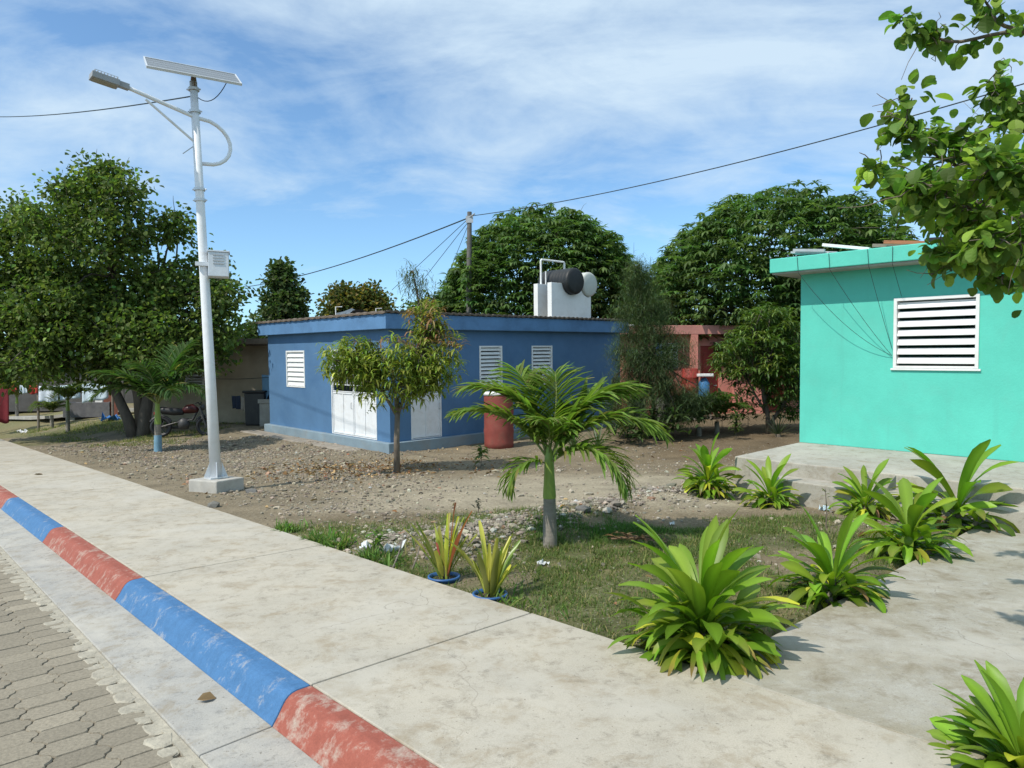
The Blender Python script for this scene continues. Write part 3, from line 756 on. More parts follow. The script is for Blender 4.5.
# ---- tanks and their stand on the blue roof (own top-level things)
def on_blue(x, y, z):
    q = bh.rotation_euler.to_matrix() @ Vector((x, y, z)) + bh.location; return tuple(q)
BR = lot_rot(TH)
def stand_poly(notches, x0, x1, h):
    pts = [(x0, 0), (x1, 0), (x1, h)]
    for c_, r__, zc in sorted(notches, reverse=True):
        a = math.asin(max(-1, min(1, (h - zc) / r__)))
        for th in np.linspace(a, -PI - a, 13):
            px, pz = c_ + r__ * math.cos(th), zc + r__ * math.sin(th)
            if x0 < px < x1: pts.append((px, min(pz, h)))
    pts.append((x0, h)); return pts
ts = empty('tank_stand', on_blue(6.15, .62, 3.27), 'white concrete water tank stand on top of the blue house roof', 'tank stand', rot=BR)
for yy, dx in ((0, 0), (.56, -.02)):
    mb = MB(); fr_ = (np.array([[1.0, 0, 0], [0, 0, 1.0], [0, 1.0, 0]]), np.zeros(3))
    mb.prism(stand_poly([(.86, .41, 1.20), (1.70, .41, 1.16)], dx, 1.80, 1.13), yy, yy + .17, fr_)
    mb.build('support_wall', WHITE, ts, bevel=.006)
mb = MB(); mb.box((.05, .172, .0), (1.75, .558, .08)); mb.build('base_slab', CONC, ts)
def tank(loc, r0, ln, mat, label, lidmat):
    t = empty('water_tank', loc, label, 'water tank', 'water tanks on the roof', rot=BR)
    mb = MB(); prof = [(0, -.02), (r0 * .8, -.02), (r0 * .95, 0), (r0, .03)]
    for k_ in range(9): prof += [(r0, .06 + k_ * (ln - .1) / 9), (r0 * 1.015, .085 + k_ * (ln - .1) / 9), (r0, .11 + k_ * (ln - .1) / 9)]
    prof += [(r0, ln - .03), (r0 * .93, ln), (r0 * .5, ln + .06), (0, ln + .07)]
    mb.lathe(prof, 32, axis=(0, 1, 0)); mb.build('tank_body', mat, t, True)
    mb = MB(); mb.lathe([(0, .0), (r0 * .3, .0), (r0 * .3, .05), (0, .055)], 20, axis=(0, 1, 0), org=(0, ln + .05, 0)); mb.build('lid', lidmat, t)
    mb = MB(); mb.tube([(r0 * .3, ln * .3, -r0 * .9), (r0 * .9, ln * .3, -r0 * 1.0), (r0 * 1.15, ln * .2, -r0 * .55)], .02, 8); mb.build('pipe', WHITE, t)
BLACKT = surf('black_tank', (.010, .012, .013), .55, .3, 4, (.05, .05, .05), .3, 3, .04, 30, spec=.5)
WHITET = surf('white_tank', (.50, .52, .48), .5, .1, 4, (.42, .40, .34), .4, 3, .04, 30)
tank(on_blue(7.01, .42, 4.47), .40, 1.25, BLACKT, 'black water tank lying on its side on the roof stand', BLACKT)
tank(on_blue(7.85, .58, 4.43), .38, 1.25, WHITET, 'white water tank lying behind the black tank on the roof', WHITET)
pf = empty('pipe_frame', on_blue(6.35, 1.25, 3.3), 'thin white pipe loop rising above the black roof tank', 'pipe', rot=BR)
mb = MB(); mb.tube([(0, 0, 0), (0, 0, 1.82), (.03, 0, 1.85), (1.03, 0, 1.85), (1.06, 0, 1.82), (1.06, 0, .4)], .03, 8); mb.build('pipe_loop', WHITE, pf)
mb = MB(); mb.tube([(.16, -.05, .6), (.16, -.05, 1.5)], .022, 8); mb.build('vent_pipe', WHITE, pf)
# small things standing on the far left of the blue roof
q = on_blue(2.6, 5.6, 3.33)
t = empty('roof_bundle', q, 'dark sheet bundle under a white pipe rail on the blue roof', 'bundle', rot=BR)
mb = MB(); th = np.linspace(0, PI, 9)
for yy0, yy1, h_ in ((0, .7, .38),):
    V = []
    for yy in np.linspace(yy0, yy1, 6):
        hh_ = h_ * (0.8 + .3 * RNG.random()); V.append(np.stack([np.cos(th) * .55, np.full(9, yy), np.sin(th) * hh_ * (1 + .15 * RNG.normal(size=9))], 1))
    V = np.concatenate(V); f = [[i * 9 + j, i * 9 + j + 1, (i + 1) * 9 + j + 1, (i + 1) * 9 + j] for i in range(5) for j in range(8)]
    mb.add(V, np.array(f))
mb.build('sheet', surf('slate_sheet', (.10, .13, .16), .7, .3, 5), t, True)
for xx in (-.7, .75):
    mb = MB(); mb.tube([(xx, .2, 0), (xx, .2, .46), (xx + .22, .2, .47)], .016, 8); mb.build('pipe', WHITE, t)

# ---- teal house
W0 = np.array([4.73, 11.54, .595])
th_ = empty('teal_house', tuple(W0), 'bright turquoise house with one white louvre window and a concrete porch', 'house', rot=lot_rot(TH))
mb = MB(); wall_cells(mb, FL, -7.5, 0, 0, 2.76, .15, [(-2.49, -1.42, 1.245, 2.26)])
mb.box((.15, -.15, 0), (7, 0, 2.76)); mb.box((.15, -7.5, 0), (7, -7.35, 2.76)); mb.box((6.85, -7.35, 0), (7, -.15, 2.76)); mb.build('wall', TEAL, th_)
mb = MB(); mb.box((-.42, -7.9, 2.765), (7.4, .33, 2.99)); rf = mb.build('roof', [TEAL], th_, bevel=.012)
mb = MB(); mb.box((-.39, -7.87, 2.74), (7.37, .30, 2.764)); mb.build('soffit', CONC, rf)
wn = louvre_window(th_, FL, -2.49, -1.42, 1.245, 2.26, 7, .62, WHITE, .10, .035, .02)
mb = MB(); mb.box((-2.53, .0, 1.205), (-1.38, .03, 1.232), 0, None, FL); mb.build('sill', WHITE, wn, bevel=.004)
mb = MB(); mb.box((-2.10, -6.2, -1.0), (.0, .0, -.003)); mb.build('porch', SLABC, th_, bevel=.015)
mb = MB(); mb.box((-2.46, -6.0, -1.0), (-2.103, -.72, -.185)); mb.build('step', SLABC, th_, bevel=.015)
def on_teal(x, y, z):
    return tuple(th_.rotation_euler.to_matrix() @ Vector((x, y, z)) + th_.location)
TR = th_.rotation_euler.copy()
def board(name, label, cat, y, x, ln, wd, tk, ang, tilt_, mat):
    o = empty(name, on_teal(x, y, 2.995), label, cat, rot=(Matrix.Rotation(TILT, 3, 'X') @ Matrix.Rotation(TH + ang, 3, 'Z') @ Matrix.Rotation(tilt_, 3, 'X')).to_euler())
    mb = MB(); mb.box((-wd / 2, 0, .002), (wd / 2, ln, .002 + tk)); b_o = mb.build('plank' if 'plank' in name else 'sheet', mat, o, bevel=.003)
    return o, b_o
for a in ((-.55, -.10, .62, .30, .03, .0, .12, GREYM, 'roof_plank', 'grey weathered board lying at the left corner of the turquoise roof', 'board'),
          (-1.10, -.12, .70, .10, .045, .05, .20, WHITE, 'roof_plank', 'narrow white board propped on the turquoise roof edge', 'board'),
          (-1.55, .10, .45, .30, .05, .1, .12, WOODG, 'roof_plank', 'short dark timber offcut behind the white board on the turquoise roof', 'board'),
          (-1.85, -.15, .55, .05, .05, .0, .14, surf('rust_brown', (.36, .14, .07), .8, .2, 5), 'roof_plank', 'slim rust brown stick resting on the turquoise roof edge', 'board'),
          (-2.38, -.20, .48, .22, .05, .0, .05, BLACK, 'roof_plank', 'flat black slab lying on the turquoise roof above the window', 'slab')):
    o, b_o = board(a[8], a[9], a[10], a[0], a[1], a[2], a[3], a[4], a[5], a[6], a[7])
    if 'grey' in a[9]:
        mb = MB(); mb.box((-.22, .05, .03), (-.18, .55, .07)); mb.box((.12, .0, .031), (.16, .6, .065)); mb.build('batten', GREYM, o)
WIRE = surf('wire_rubber', (.02, .03, .03), .6, .1, 5, bmp=0)
WIREG = surf('grey_wire_rubber', (.045, .16, .14), .6, .1, 5, bmp=0)
wl = ['dark wire from the roof corner sagging widest to the turquoise window', 'dark wire dropping steeply from beside the white roof board to the window', 'straight dark wire hanging from the brown stick to the window edge', 'short dark wire hanging from the black roof slab to the window top', 'faint green wire bellying lowest across the turquoise wall', 'faint green wire slanting across the middle of the turquoise wall']
for i, (y0, y1, z1, sag, mt, zs) in enumerate(((-.13, -1.40, 1.42, -.16, WIRE, 2.97), (-.62, -1.40, 1.42, -.05, WIRE, 2.97), (-1.18, -1.40, 1.52, -.02, WIRE, 2.97), (-1.42, -1.44, 2.30, 0, WIRE, 2.97))):
    x0 = -.435 if i < 4 else -.012
    P = bez((x0, y0, zs), (-.03, y1, z1), sag, 14)
    if i < 4: P = np.concatenate([[(x0, y0, 2.985), (x0 - .002, y0 - .01, 2.86)], bez((x0, y0 - .02, 2.735), (-.03, y1, z1), sag, 13)])
    if i == 3: P = np.array([(-.435, -1.52, 2.985), (-.437, -1.52, 2.86), (-.435, -1.52, 2.735), (-.22, -1.52, 2.5), (-.03, -1.52, 2.29)])
    mb = MB(); mb.tube(P, .0034, 5)
    o = mb.build('wire', mt); o.location = tuple(W0); o.rotation_euler = TR; tag(o, wl[i], 'wire', 'wires hanging on the turquoise wall')

# ---- beige house, left behind
bg_o = np.array([-7.35, 23.4, .22])
be = empty('beige_house', tuple(bg_o), 'shaded beige house with a rusty roof behind the blue house', 'house', rot=(Matrix.Rotation(TILT, 3, 'X') @ Matrix.Rotation(PI + R(-12), 3, 'Z')).to_euler())
FB = (np.array([[1.0, 0, 0], [0, 1.0, 0], [0, 0, 1.0]]), np.zeros(3))
mb = MB(); wall_cells(mb, FB, -.4, 5.6, -.3, 2.75, .15, [(-.1, .55, 1.25, 2.15), (3.3, 4.0, 1.25, 2.15)])
mb.box((-.4, -4, -.3), (-.25, -.15, 2.75)); mb.box((5.45, -4, -.3), (5.6, -.15, 2.75)); mb.box((-.25, -4, -.3), (5.45, -3.85, 2.75)); mb.build('wall', BEIGE, be)
louvre_window(be, FB, -.1, .55, 1.25, 2.15, 8, .55, surf('grey_blue_slat', (.30, .40, .48), .6, .1, 4)); louvre_window(be, FB, 3.3, 4.0, 1.25, 2.15, 8, .55, WHITE)
mb = MB(); mb.box((-.9, -4.3, 2.755), (6.0, .35, 2.90)); rf = mb.build('roof', RUST, be)
mb = MB(); mb.box((-.92, .351, 2.80), (6.02, .40, 2.98)); mb.build('roof_edge', surf('grey_brown_board', (.22, .18, .14), .9, .3, 5), rf)
bR = np.array(be.rotation_euler.to_matrix())
def on_beige(x, y, z): return tuple(bR @ np.array([x, y, z]) + bg_o)

# ---- pink house behind
ph = empty('pink_house', (4.0, 25.2, .42), 'salmon pink house with dark red doors behind the bushes', 'house', rot=(TILT, 0, R(6)))
FP = (np.array([[1.0, 0, 0], [0, -1.0, 0], [0, 0, 1.0]]), np.zeros(3))
mb = MB(); wall_cells(mb, FP, 0, 7.5, -.2, 2.9, .15, [(1.25, 2.0, 1.7, 2.6), (2.85, 3.55, 0, 2.5), (5.2, 6.0, 0, 2.4)])
mb.box((0, .15, -.2), (.15, 5, 2.9)); mb.box((7.35, .15, -.2), (7.5, 5, 2.9)); mb.box((.15, 4.85, -.2), (7.35, 5, 2.9)); mb.build('wall', PINK, ph)
mb = MB(); mb.box((-.5, -.55, 2.905), (8.0, 5.4, 3.22)); mb.build('roof', surf('pink_roof', (.50, .22, .18), .8, .2, 3), ph, bevel=.01)
louvre_window(ph, FP, 1.25, 2.0, 1.7, 2.6, 7, .55)
for a0_, a1_, zt in ((2.85, 3.55, 2.5), (5.2, 6.0, 2.4)):
    mb = MB(); mb.box((a0_, -.1, .0), (a1_, -.05, zt), 0, None, FP)
    for z_ in (.2, 1.3): mb.box((a0_ + .12, -.049, z_), (a1_ - .12, -.03, z_ + .9), 0, None, FP)
    d_ = mb.build('door', DRED, ph); mb = MB(); mb.tube(np.array([[a1_ - .08, -.049, 1.05], [a1_ - .08, .0, 1.05], [a1_ - .2, .0, 1.05]]) @ FP[0], .015, 6); mb.build('handle', GREYM, d_)
mb = MB(); mb.box((2.3, .40, -.2), (2.55, .55, 2.9), 0, None, FP); mb.build('porch_post', PINK, ph)
mb = MB(); mb.box((3.9, .4, -.2), (5.0, .5, 1.1), 0, None, FP); mb.build('porch_wall', PINK, ph)

# ---- grey shed with a tin roof far left
sh = empty('shed', (-26.0, 34, .8), 'grey shed with a bluish tin roof behind the washing line', 'shed', rot=(TILT, 0, R(8)))
mb = MB(); mb.box((0, 0, -.3), (9, 4, 2.3)); mb.build('wall', surf('grey_wall', (.10, .095, .09), .9, .3, 2), sh)
mb = MB(); mb.prism([(-.4, -.4 + 2.75), (4.4, 3.35), (4.4, 3.41), (-.4, 2.43)], -.4, 9.4, (np.array([[0, 1.0, 0], [0, 0, 1.0], [1.0, 0, 0]]), np.zeros(3))); mb.build('roof', surf('blue_tin', (.19, .27, .35), .5, .25, 3, (.2, .13, .09), .5, 3), sh)
mb = MB(); mb.box((5.9, -.02, -.2), (6.7, -.001, 1.9)); mb.build('door', surf('shed_door', (.10, .09, .085), .8), sh)

# ================================================================== solar street lamp
lb = on_ground(-4.68, 11.05)
lamp = empty('street_lamp', (lb[0], lb[1], 0), 'white solar street lamp on a leaning pole with a box halfway up', 'street lamp')
mb = MB(); mb.box((-.31, -.27, -.25), (.31, .27, .16), fr=(np.array([[.90, -.436, 0], [.436, .90, 0], [0, 0, 1.0]]), np.zeros(3))); mb.build('footing', surf('lamp_footing', (.40, .385, .35), .92, .2, 4, (.27, .24, .19), .5, 3, .4, 60), lamp, bevel=.02)
LEAN = np.array([-.047, .0, 1.0]); Ht = 6.42
def pl(h, dx=0, dy=0): return LEAN * h + np.array([dx, dy, 0])
mb = MB(); mb.tube([pl(.16), pl(2.2), pl(4.3), pl(Ht)], [.086, .077, .067, .057], 20)
pole = mb.build('pole', WHITEM, lamp, True)
mb = MB(); mb.tube([pl(.161), pl(.185)], .19, 4)
for k_ in range(4):
    a = k_ * PI / 2 + .5; d = np.array([math.cos(a), math.sin(a), 0]); s_ = np.array([-d[1], d[0], 0])
    f_ = frame(pl(.185), d, UP, s_); mb.prism([(.085, 0), (.175, 0), (.085, .24)], -.006, .006, f_)
mb.build('base_plate', GALV, lamp)
for h_ in (4.55, 4.72, 5.95, 6.3):
    mb = MB(); mb.tube([pl(h_ - .02), pl(h_ + .02)], .085, 16); mb.tube([pl(h_, -.11), pl(h_, .11)], .012, 6); mb.build('clamp', GALV, lamp)
ST = -D2; hp = 5.86
A = []
cst = -ST
for t_ in np.linspace(0, 1, 8): A.append(pl(hp) + ST * (0.98 * (1 - t_)) + UP * (.20 * (1 - t_)))
for th in np.linspace(PI / 2, -PI / 2, 12)[1:]: A.append(pl(hp - .36) + cst * (.08 + .42 * math.cos(th)) + UP * (.36 * math.sin(th) + 0.0) - LEAN * 0 + np.array([.02, 0, 0]) * (PI / 2 - th))
A[-1] = pl(hp - .72) + cst * .05
mb = MB(); mb.tube(A, .030, 10); arm = mb.build('arm', WHITEM, lamp, True)
mb = MB(); mb.tube([pl(hp - .42), pl(hp) + ST * .72 + UP * .09], .020, 8); mb.build('brace', WHITEM, lamp)
mb = MB(); mb.tube([pl(hp - .42), pl(hp - .62) + ST * .22], .008, 6); mb.build('cable_tail', GREYM, lamp)
# lamp head
hd = pl(hp) + ST * .95 + UP * .20
d_ = ST * .985 + UP * .10; d_ /= np.linalg.norm(d_); s_ = np.cross(UP, d_); s_ /= np.linalg.norm(s_); u_v = np.cross(d_, s_)
fh = frame(hd, d_, s_, u_v)
mb = MB(); mb.box((0, -.045, -.04), (.14, .045, .045), fr=fh); mb.box((.14, -.10, -.055), (.50, .10, .035), fr=fh)
for k_ in range(8): mb.box((.17 + k_ * .042, -.085, .035), (.182 + k_ * .042, .085, .062), fr=fh)
hdo = mb.build('lamp_head', surf('lamp_grey', (.30, .31, .32), .5, .15, 5), lamp, bevel=.006)
mb = MB(); mb.box((.18, -.08, -.064), (.47, .08, -.056), fr=fh); mb.build('diffuser', surf('lens', (.30, .29, .24), .25, .1, 5), hdo)
mb = MB(); mb.box((.16, -.06, .075), (.46, -.05, .08), fr=fh); mb.box((.16, .05, .075), (.46, .06, .08), fr=fh); mb.box((.16, -.06, .036), (.17, .06, .08), fr=fh); mb.box((.45, -.06, .036), (.46, .06, .08), fr=fh); mb.build('bird_guard', GALV, hdo)
# solar panel
ax = np.array([.85, .53, .02]); ax /= np.linalg.norm(ax); fc_ = np.array([.53, -.85, 0]); fc_ /= np.linalg.norm(fc_)
tl = R(34); dn_ = fc_ * math.cos(tl) - UP * math.sin(tl); nr = np.cross(dn_, ax); nr = nr if nr[2] > 0 else -nr
fpn = frame(pl(Ht) + UP * .16 + fc_ * .02, ax, dn_, nr)
mb = MB(); w_, h_ = .68, .31
mb.box((-w_, -h_, -.02), (w_, -h_ + .02, .02), fr=fpn); mb.box((-w_, h_ - .02, -.02), (w_, h_, .02), fr=fpn); mb.box((-w_, -h_ + .02, -.02), (-w_ + .02, h_ - .02, .02), fr=fpn); mb.box((w_ - .02, -h_ + .02, -.02), (w_, h_ - .02, .02), fr=fpn)
pn = mb.build('panel_frame', GALV, lamp, bevel=.002)
m, nt3 = _nodes('solar_cells'); v = objvec(nt3)
finish(nt3, (.16, .18, .20), .35, None, .0, .6)
mb = MB(); mb.box((-w_ + .02, -h_ + .02, -.012), (w_ - .02, h_ - .02, .010), fr=fpn)
mb.build('solar_panel', m, pn)
mb = MB()
for k_ in range(1, 9): mb.box((-w_ + .02 + k_ * 1.32 / 9 - .002, -h_ + .02, .0102), (-w_ + .02 + k_ * 1.32 / 9 + .002, h_ - .02, .0116), fr=fpn)
for k_ in range(1, 4): mb.box((-w_ + .02, -h_ + .02 + k_ * .58 / 4 - .002, .0118), (w_ - .02, -h_ + .02 + k_ * .58 / 4 + .002, .0130), fr=fpn)
mb.build('cell_grid', surf('cell_line', (.22, .24, .26), .4, .05, 5, bmp=0), pn)
mb = MB(); mb.tube([pl(Ht - .14), pl(Ht) + UP * .14 + fc_ * .02], [.062, .03], 10); mb.box((-.3, -.03, -.05), (.3, .03, -.021), fr=fpn); mb.build('panel_bracket', surf('rust_bracket', (.22, .15, .10), .7, .3, 9), lamp)
mb = MB(); a_, b_2 = pl(Ht - .25, .06), pl(Ht) + UP * .1 + ax * .5; mb.tube(bez(a_, b_2, -.16, 10), .007, 5); mb.build('panel_cable', BLACK, lamp)
# box on the pole
fbx = frame(pl(3.52, .22), (1, 0, 0), (0, 1, 0), UP); rz = np.array([[.93, .36, 0], [-.36, .93, 0], [0, 0, 1.0]]); fbx = (rz, pl(3.52, .235))
mb = MB(); mb.box((-.15, -.12, -.19), (.15, .12, .19), fr=fbx); bx = mb.build('control_box', GALV, lamp, bevel=.008)
mb = MB()
for k_ in range(4): mb.box((-.08, -.132, .0 + k_ * .045), (.08, -.121, .018 + k_ * .045), fr=fbx)
mb.build('vent', GREYM, bx)
mb = MB(); mb.box((-.165, -.135, .191), (.165, .135, .215), fr=fbx); mb.build('lid', GALV, bx, bevel=.003)
mb = MB(); mb.box((-.34, -.03, -.02), (-.151, .03, .04), fr=fbx); mb.build('bracket', GALV, bx)

# ================================================================== utility pole and wires
up_b = np.array([-1.95, 31.0, float(gz(-1.95, 31))])
up_t = far(469.5, 212, 31.0)
upo = empty('utility_pole', tuple(up_b), 'grey utility pole standing behind the blue house', 'utility pole')
mb = MB(); mb.tube([(0, 0, -.3), tuple(up_t - up_b)], [.15, .10], 12); mb.build('pole', surf('weathered_pole', (.13, .125, .115), .9, .25, 6), upo)
mb = MB(); tt = up_t - up_b; mb.box((tt[0] - .16, -.12, tt[2] - .5), (tt[0] + .16, -.10, tt[2] - .2)); mb.tube([tt + (0, -.1, -.25), tt + (.25, -.3, -.15)], .03, 6); mb.build('bracket', GREYM, upo)
def wire(P, r0, label):
    mb = MB(); mb.tube(P, r0, 5); o = mb.build('power_line', WIRE); tag(o, label, 'wire', 'overhead wires')
wire(bez(far(471, 216, 31), far(1030, 82, 16), -.35, 24), .017, 'overhead wire running from the utility pole to the upper right')
wire(bez(far(468, 218, 31), far(225, 289, 62), -.6, 20), .030, 'overhead wire running from the utility pole down to the left')
wire(bez(far(468, 219, 31), far(392, 290, 40), 0, 8), .014, 'uppermost of the thin wires dropping from the utility pole')
wire(bez(far(469, 221, 31), far(398, 312, 36), 0, 8), .013, 'middle of the thin wires dropping steeply from the utility pole')
wire(bez(far(469, 223, 31), far(440, 295, 33), 0, 8), .012, 'steepest thin wire beside the round tree')
lt = pl(6.2) + np.array([lb[0], lb[1], 0])
wire(bez(lt, far(-60, 112, 26), -.25, 16), .011, 'overhead wire running from the lamp pole to the left photo edge')

# ================================================================== trees and plants
def limb(mb, P, r0, r1, seg=8, col=None):
    P = np.asarray(P, float); mb.tube(P, np.linspace(r0, r1, len(P)), seg, 0, col, True, .05)

def broadleaf(name, label, cat, base, trunks, blobs, nclump, per, rc, ln, wd, col, var=.3, alt=None, altp=.1, droop=-.15, nlimb=30, bark=None, r0=.18, mat=None, group=None, shell=.55, twig=0, zmin=None, flat=1.0, fn=None):
    global RNG
    keep_rng = RNG; RNG = np.random.default_rng(zlib.crc32(label.encode()))
    t = empty(name, tuple(base), label, cat, group)
    bark = bark or BARK
    cen = []
    for (c, r_, share) in blobs:
        k_ = int(nclump * share); d = unit(k_); rad = shell + (1 - shell) * RNG.random((k_, 1)) ** .6
        lump = 0.86 + .28 * fbm(d[:, 0] * 3 + 5 * c[0], d[:, 1] * 3 + d[:, 2] * 2, .9, 3)[:, None]
        p = np.array(c) + d * rad * np.array(r_) * lump
        cen.append(p)
    cen = np.concatenate(cen)
    if zmin is not None: cen = cen[cen[:, 2] > zmin]
    mt = MB(); tips = []
    for P, ra, rb in trunks:
        limb(mt, P, ra, rb, 9); tips += [(np.array(P[q]), ra + (rb - ra) * q / (len(P) - 1)) for q in range(max(1, len(P) // 2), len(P))]
    sel = RNG.permutation(len(cen))[:nlimb]
    for i in sel:
        j = int(np.argmin([np.linalg.norm((cen[i] - q) * np.array([1, 1, .6])) for q, _ in tips])); q, rb = tips[j]
        limb(mt, bez(q, cen[i], .12 * np.linalg.norm(cen[i] - q) * .5, 6, .06), rb * .55, .012, 5)
    if twig:
        d = unit(twig); d[:, 2] = np.abs(d[:, 2]) * .8 + .25
        for i in RNG.permutation(len(cen))[:twig]:
            dd = cen[i] - cen.mean(0); dd /= np.linalg.norm(dd) + 1e-6; dd = dd + RNG.normal(size=3) * .5
            limb(mt, bez(cen[i], cen[i] + dd * rc * RNG.uniform(1.2, 2.6), .03, 4, .03), .012, .004, 4)
    mt.build('trunk', bark, t, True)
    mb = MB()
    if fn: fn(mb, cen)
    else:
        n = len(cen) * per; ci = np.repeat(np.arange(len(cen)), per)
        off = RNG.normal(size=(n, 3)) * rc * np.array([1, 1, .75 * flat]); P = cen[ci] + off
        outw = off / (np.linalg.norm(off, axis=1)[:, None] + 1e-6)
        D = outw * .7 + unit(n) * .7 + np.array([0, 0, droop])
        tone = np.exp(RNG.normal(size=(len(cen), 1)) * .16)[ci]
        leaves(mb, P, D, ln * RNG.uniform(.7, 1.25, n), wd * RNG.uniform(.7, 1.25, n), leafcol(n, col, var, alt, altp) * tone, .3)
    mb.build('crown', mat or LEAF, t); RNG = keep_rng; return t

def palmate(size, nl=7, col=(.05, .10, .025), var=.2, alt=None, altp=.0, wdr=.34, e=(-.55, .25)):
    def f(mb, cen):
        n = len(cen); c = np.repeat(cen, nl, 0)
        az = (np.repeat(RNG.random(n) * 6.28, nl) + np.tile(np.arange(nl) * 2 * PI / nl, n) + RNG.normal(size=n * nl) * .12)
        e0 = np.repeat(RNG.uniform(e[0], e[1], n), nl) + RNG.normal(size=n * nl) * .15
        s_ = np.repeat(size * RNG.uniform(.75, 1.25, n), nl) * RNG.uniform(.85, 1.1, n * nl)
        cc = np.repeat(leafcol(n, col, var, alt, altp), nl, 0) * np.exp(RNG.normal(size=(n * nl, 1)) * .1)
        straps(mb, c, az, e0, RNG.uniform(.3, 1.0, n * nl), s_, s_ * wdr, 2, lambda t: np.array([.25, 1.0, .12])[:len(t)] if len(t) == 3 else np.sin(PI * t), .3, None, cc)
    return f

# ---- big spreading tree on the left
RL = np.random.default_rng(5)
LOBES = [((-1.5, .3, 3.4), (2.9, 2.8, 1.8), .16), ((-3.8, -.1, 3.6), (2.2, 2.2, 2.0), .10)]
for (lx_, lz_, lr_) in ((-3.3, 6.6, .75), (-2.3, 6.3, .8), (-1.3, 7.2, .75), (-.4, 7.5, .7), (.4, 6.9, .8), (1.2, 6.1, .75), (-4.3, 6.1, .8), (-1.2, 6.0, 1.1), (.2, 5.7, 1.0), (1.9, 5.0, .8), (2.5, 4.2, .75), (2.8, 3.2, .7), (1.5, 4.2, 1.0), (.4, 4.6, 1.1), (-.9, 4.8, 1.2), (-2.2, 5.1, 1.1), (-3.4, 5.2, 1.1),
                        (-4.8, 4.9, 1.0), (2.0, 2.6, .8), (1.0, 3.0, 1.0), (-.2, 3.3, 1.1), (-1.6, 3.4, 1.2), (-3.0, 3.6, 1.2), (-4.4, 3.4, 1.1), (-5.4, 3.9, 1.0), (-.8, 2.3, .9), (-2.4, 2.3, 1.0), (-4.0, 2.2, .9), (.7, 2.2, .7), (2.9, 3.9, .45), (-5.6, 2.7, .9)):
    LOBES.append(((lx_ - .05, RL.uniform(-1.9, .6) * (1 - abs(lx_ + 1) / 8), lz_ * 1.0 + .10), (lr_, lr_, lr_ * .75), .74 / 31 * (lr_ / .95)))
g = hit(138, 436); g = on_ground(g[0], g[1])
broadleaf('spreading_tree', 'big dark green spreading tree with a forked trunk, left of the street lamp', 'tree', g,
    [([(-.1, 0, -.2), (-.3, 0, .5), (-.75, .1, 1.4), (-1.1, .3, 2.4), (-1.8, .3, 3.4)], .19, .09), ([(0.15, 0, -.2), (.2, .05, .6), (.3, .2, 1.7), (.45, .3, 2.6), (.6, .1, 3.9)], .21, .10), ([(0, .1, .3), (.0, -.0, 1.2), (-.1, -.2, 2.2), (-.4, -.3, 3.6), (-.5, -.4, 5.0)], .13, .07)],
    LOBES,
    1050, 52, .23, .135, .120, (.088, .136, .032), .32, (.15, .19, .045), .16, -.2, 160, BARKD, twig=220, zmin=1.7, shell=.35)
# ---- palm-like round trees behind the houses
c = np.array([1.65, 34.5, 0]); c[2] = float(gz(c[0], c[1]))
def dome_tree(base, R_, H, n, label, size):
    bl = [((0, 0, H * .50), (R_, R_, H * .50), .62), ((-R_ * .45, 0, H * .40), (R_ * .62, R_ * .6, H * .38), .17), ((R_ * .5, -.2, H * .42), (R_ * .58, R_ * .6, H * .38), .21)]
    broadleaf('dome_tree', label, 'tree', base, [([(0, 0, -.2), (.1, 0, 1.2), (0, .1, 2.6), (.1, 0, H * .45)], .32, .16), ([(-.1, 0, .6), (-.5, .1, 1.6), (-1.2, .1, H * .4)], .2, .1)],
        bl, n, 1, .3, .2, .2, (.05, .1, .02), nlimb=60, bark=BARKD, fn=palmate(size, 7, (.078, .138, .042), .26, (.12, .18, .056), .16), shell=.72, group='round trees behind the houses', twig=90)
dome_tree(c, 5.2, 9.3, 11500, 'round dome shaped green tree directly behind the white water tank stand', .35)
c = np.array([11.0, 28.5, 0]); c[2] = float(gz(c[0], c[1]))
dome_tree(c, 5.7, 8.7, 12000, 'wide dome shaped green tree rising behind the turquoise house roof', .33)

# ---- small tree with pale tips before the blue house
def droopy(mb, cen):
    n = len(cen); nl = 9; c_ = np.repeat(cen, nl, 0) + RNG.normal(size=(n * nl, 3)) * .05
    az = RNG.random(n * nl) * 6.28; e0 = RNG.uniform(-.5, .7, n * nl)
    cc = leafcol(n * nl, (.19, .25, .044), .28, (.26, .28, .055), .25)
    top = np.repeat((cen[:, 2] > cen[:, 2].mean() + .25) & (RNG.random(n) < .36), nl)
    cc[top] = leafcol(int(top.sum()), (.26, .15, .075), .25, (.30, .22, .10), .3)
    straps(mb, c_, az, e0, RNG.uniform(.6, 1.9, n * nl), RNG.uniform(.14, .26, n * nl), RNG.uniform(.026, .044, n * nl), 3, lambda t: np.sin(PI * (t * .85 + .12)) ** .8, .25, None, cc)
g = hit(397, 473); g = on_ground(g[0], g[1])
broadleaf('young_tree', 'slim young tree with drooping yellow green leaves before the blue house corner', 'tree', g,
    [([(0, 0, -.1), (.0, 0, .6), (.02, 0, 1.12)], .062, .05), ([(.02, 0, 1.05), (-.25, .0, 1.5), (-.75, .05, 2.0)], .035, .018), ([(.02, 0, 1.05), (.2, .05, 1.6), (.45, 0, 2.4)], .035, .018), ([(.0, 0, 1.05), (.0, -.1, 1.6), (-.1, -.1, 2.1)], .03, .016)],
    [((-.75, 0, 2.05), (.62, .6, .50), .30), ((.0, 0, 1.85), (.8, .7, .68), .34), ((.65, 0, 2.1), (.6, .55, .68), .26), ((.62, 0, 2.85), (.36, .34, .40), .10)],
    640, 1, .1, .1, .1, (.1, .1, .1), nlimb=56, bark=BARK, fn=droopy, shell=.3)

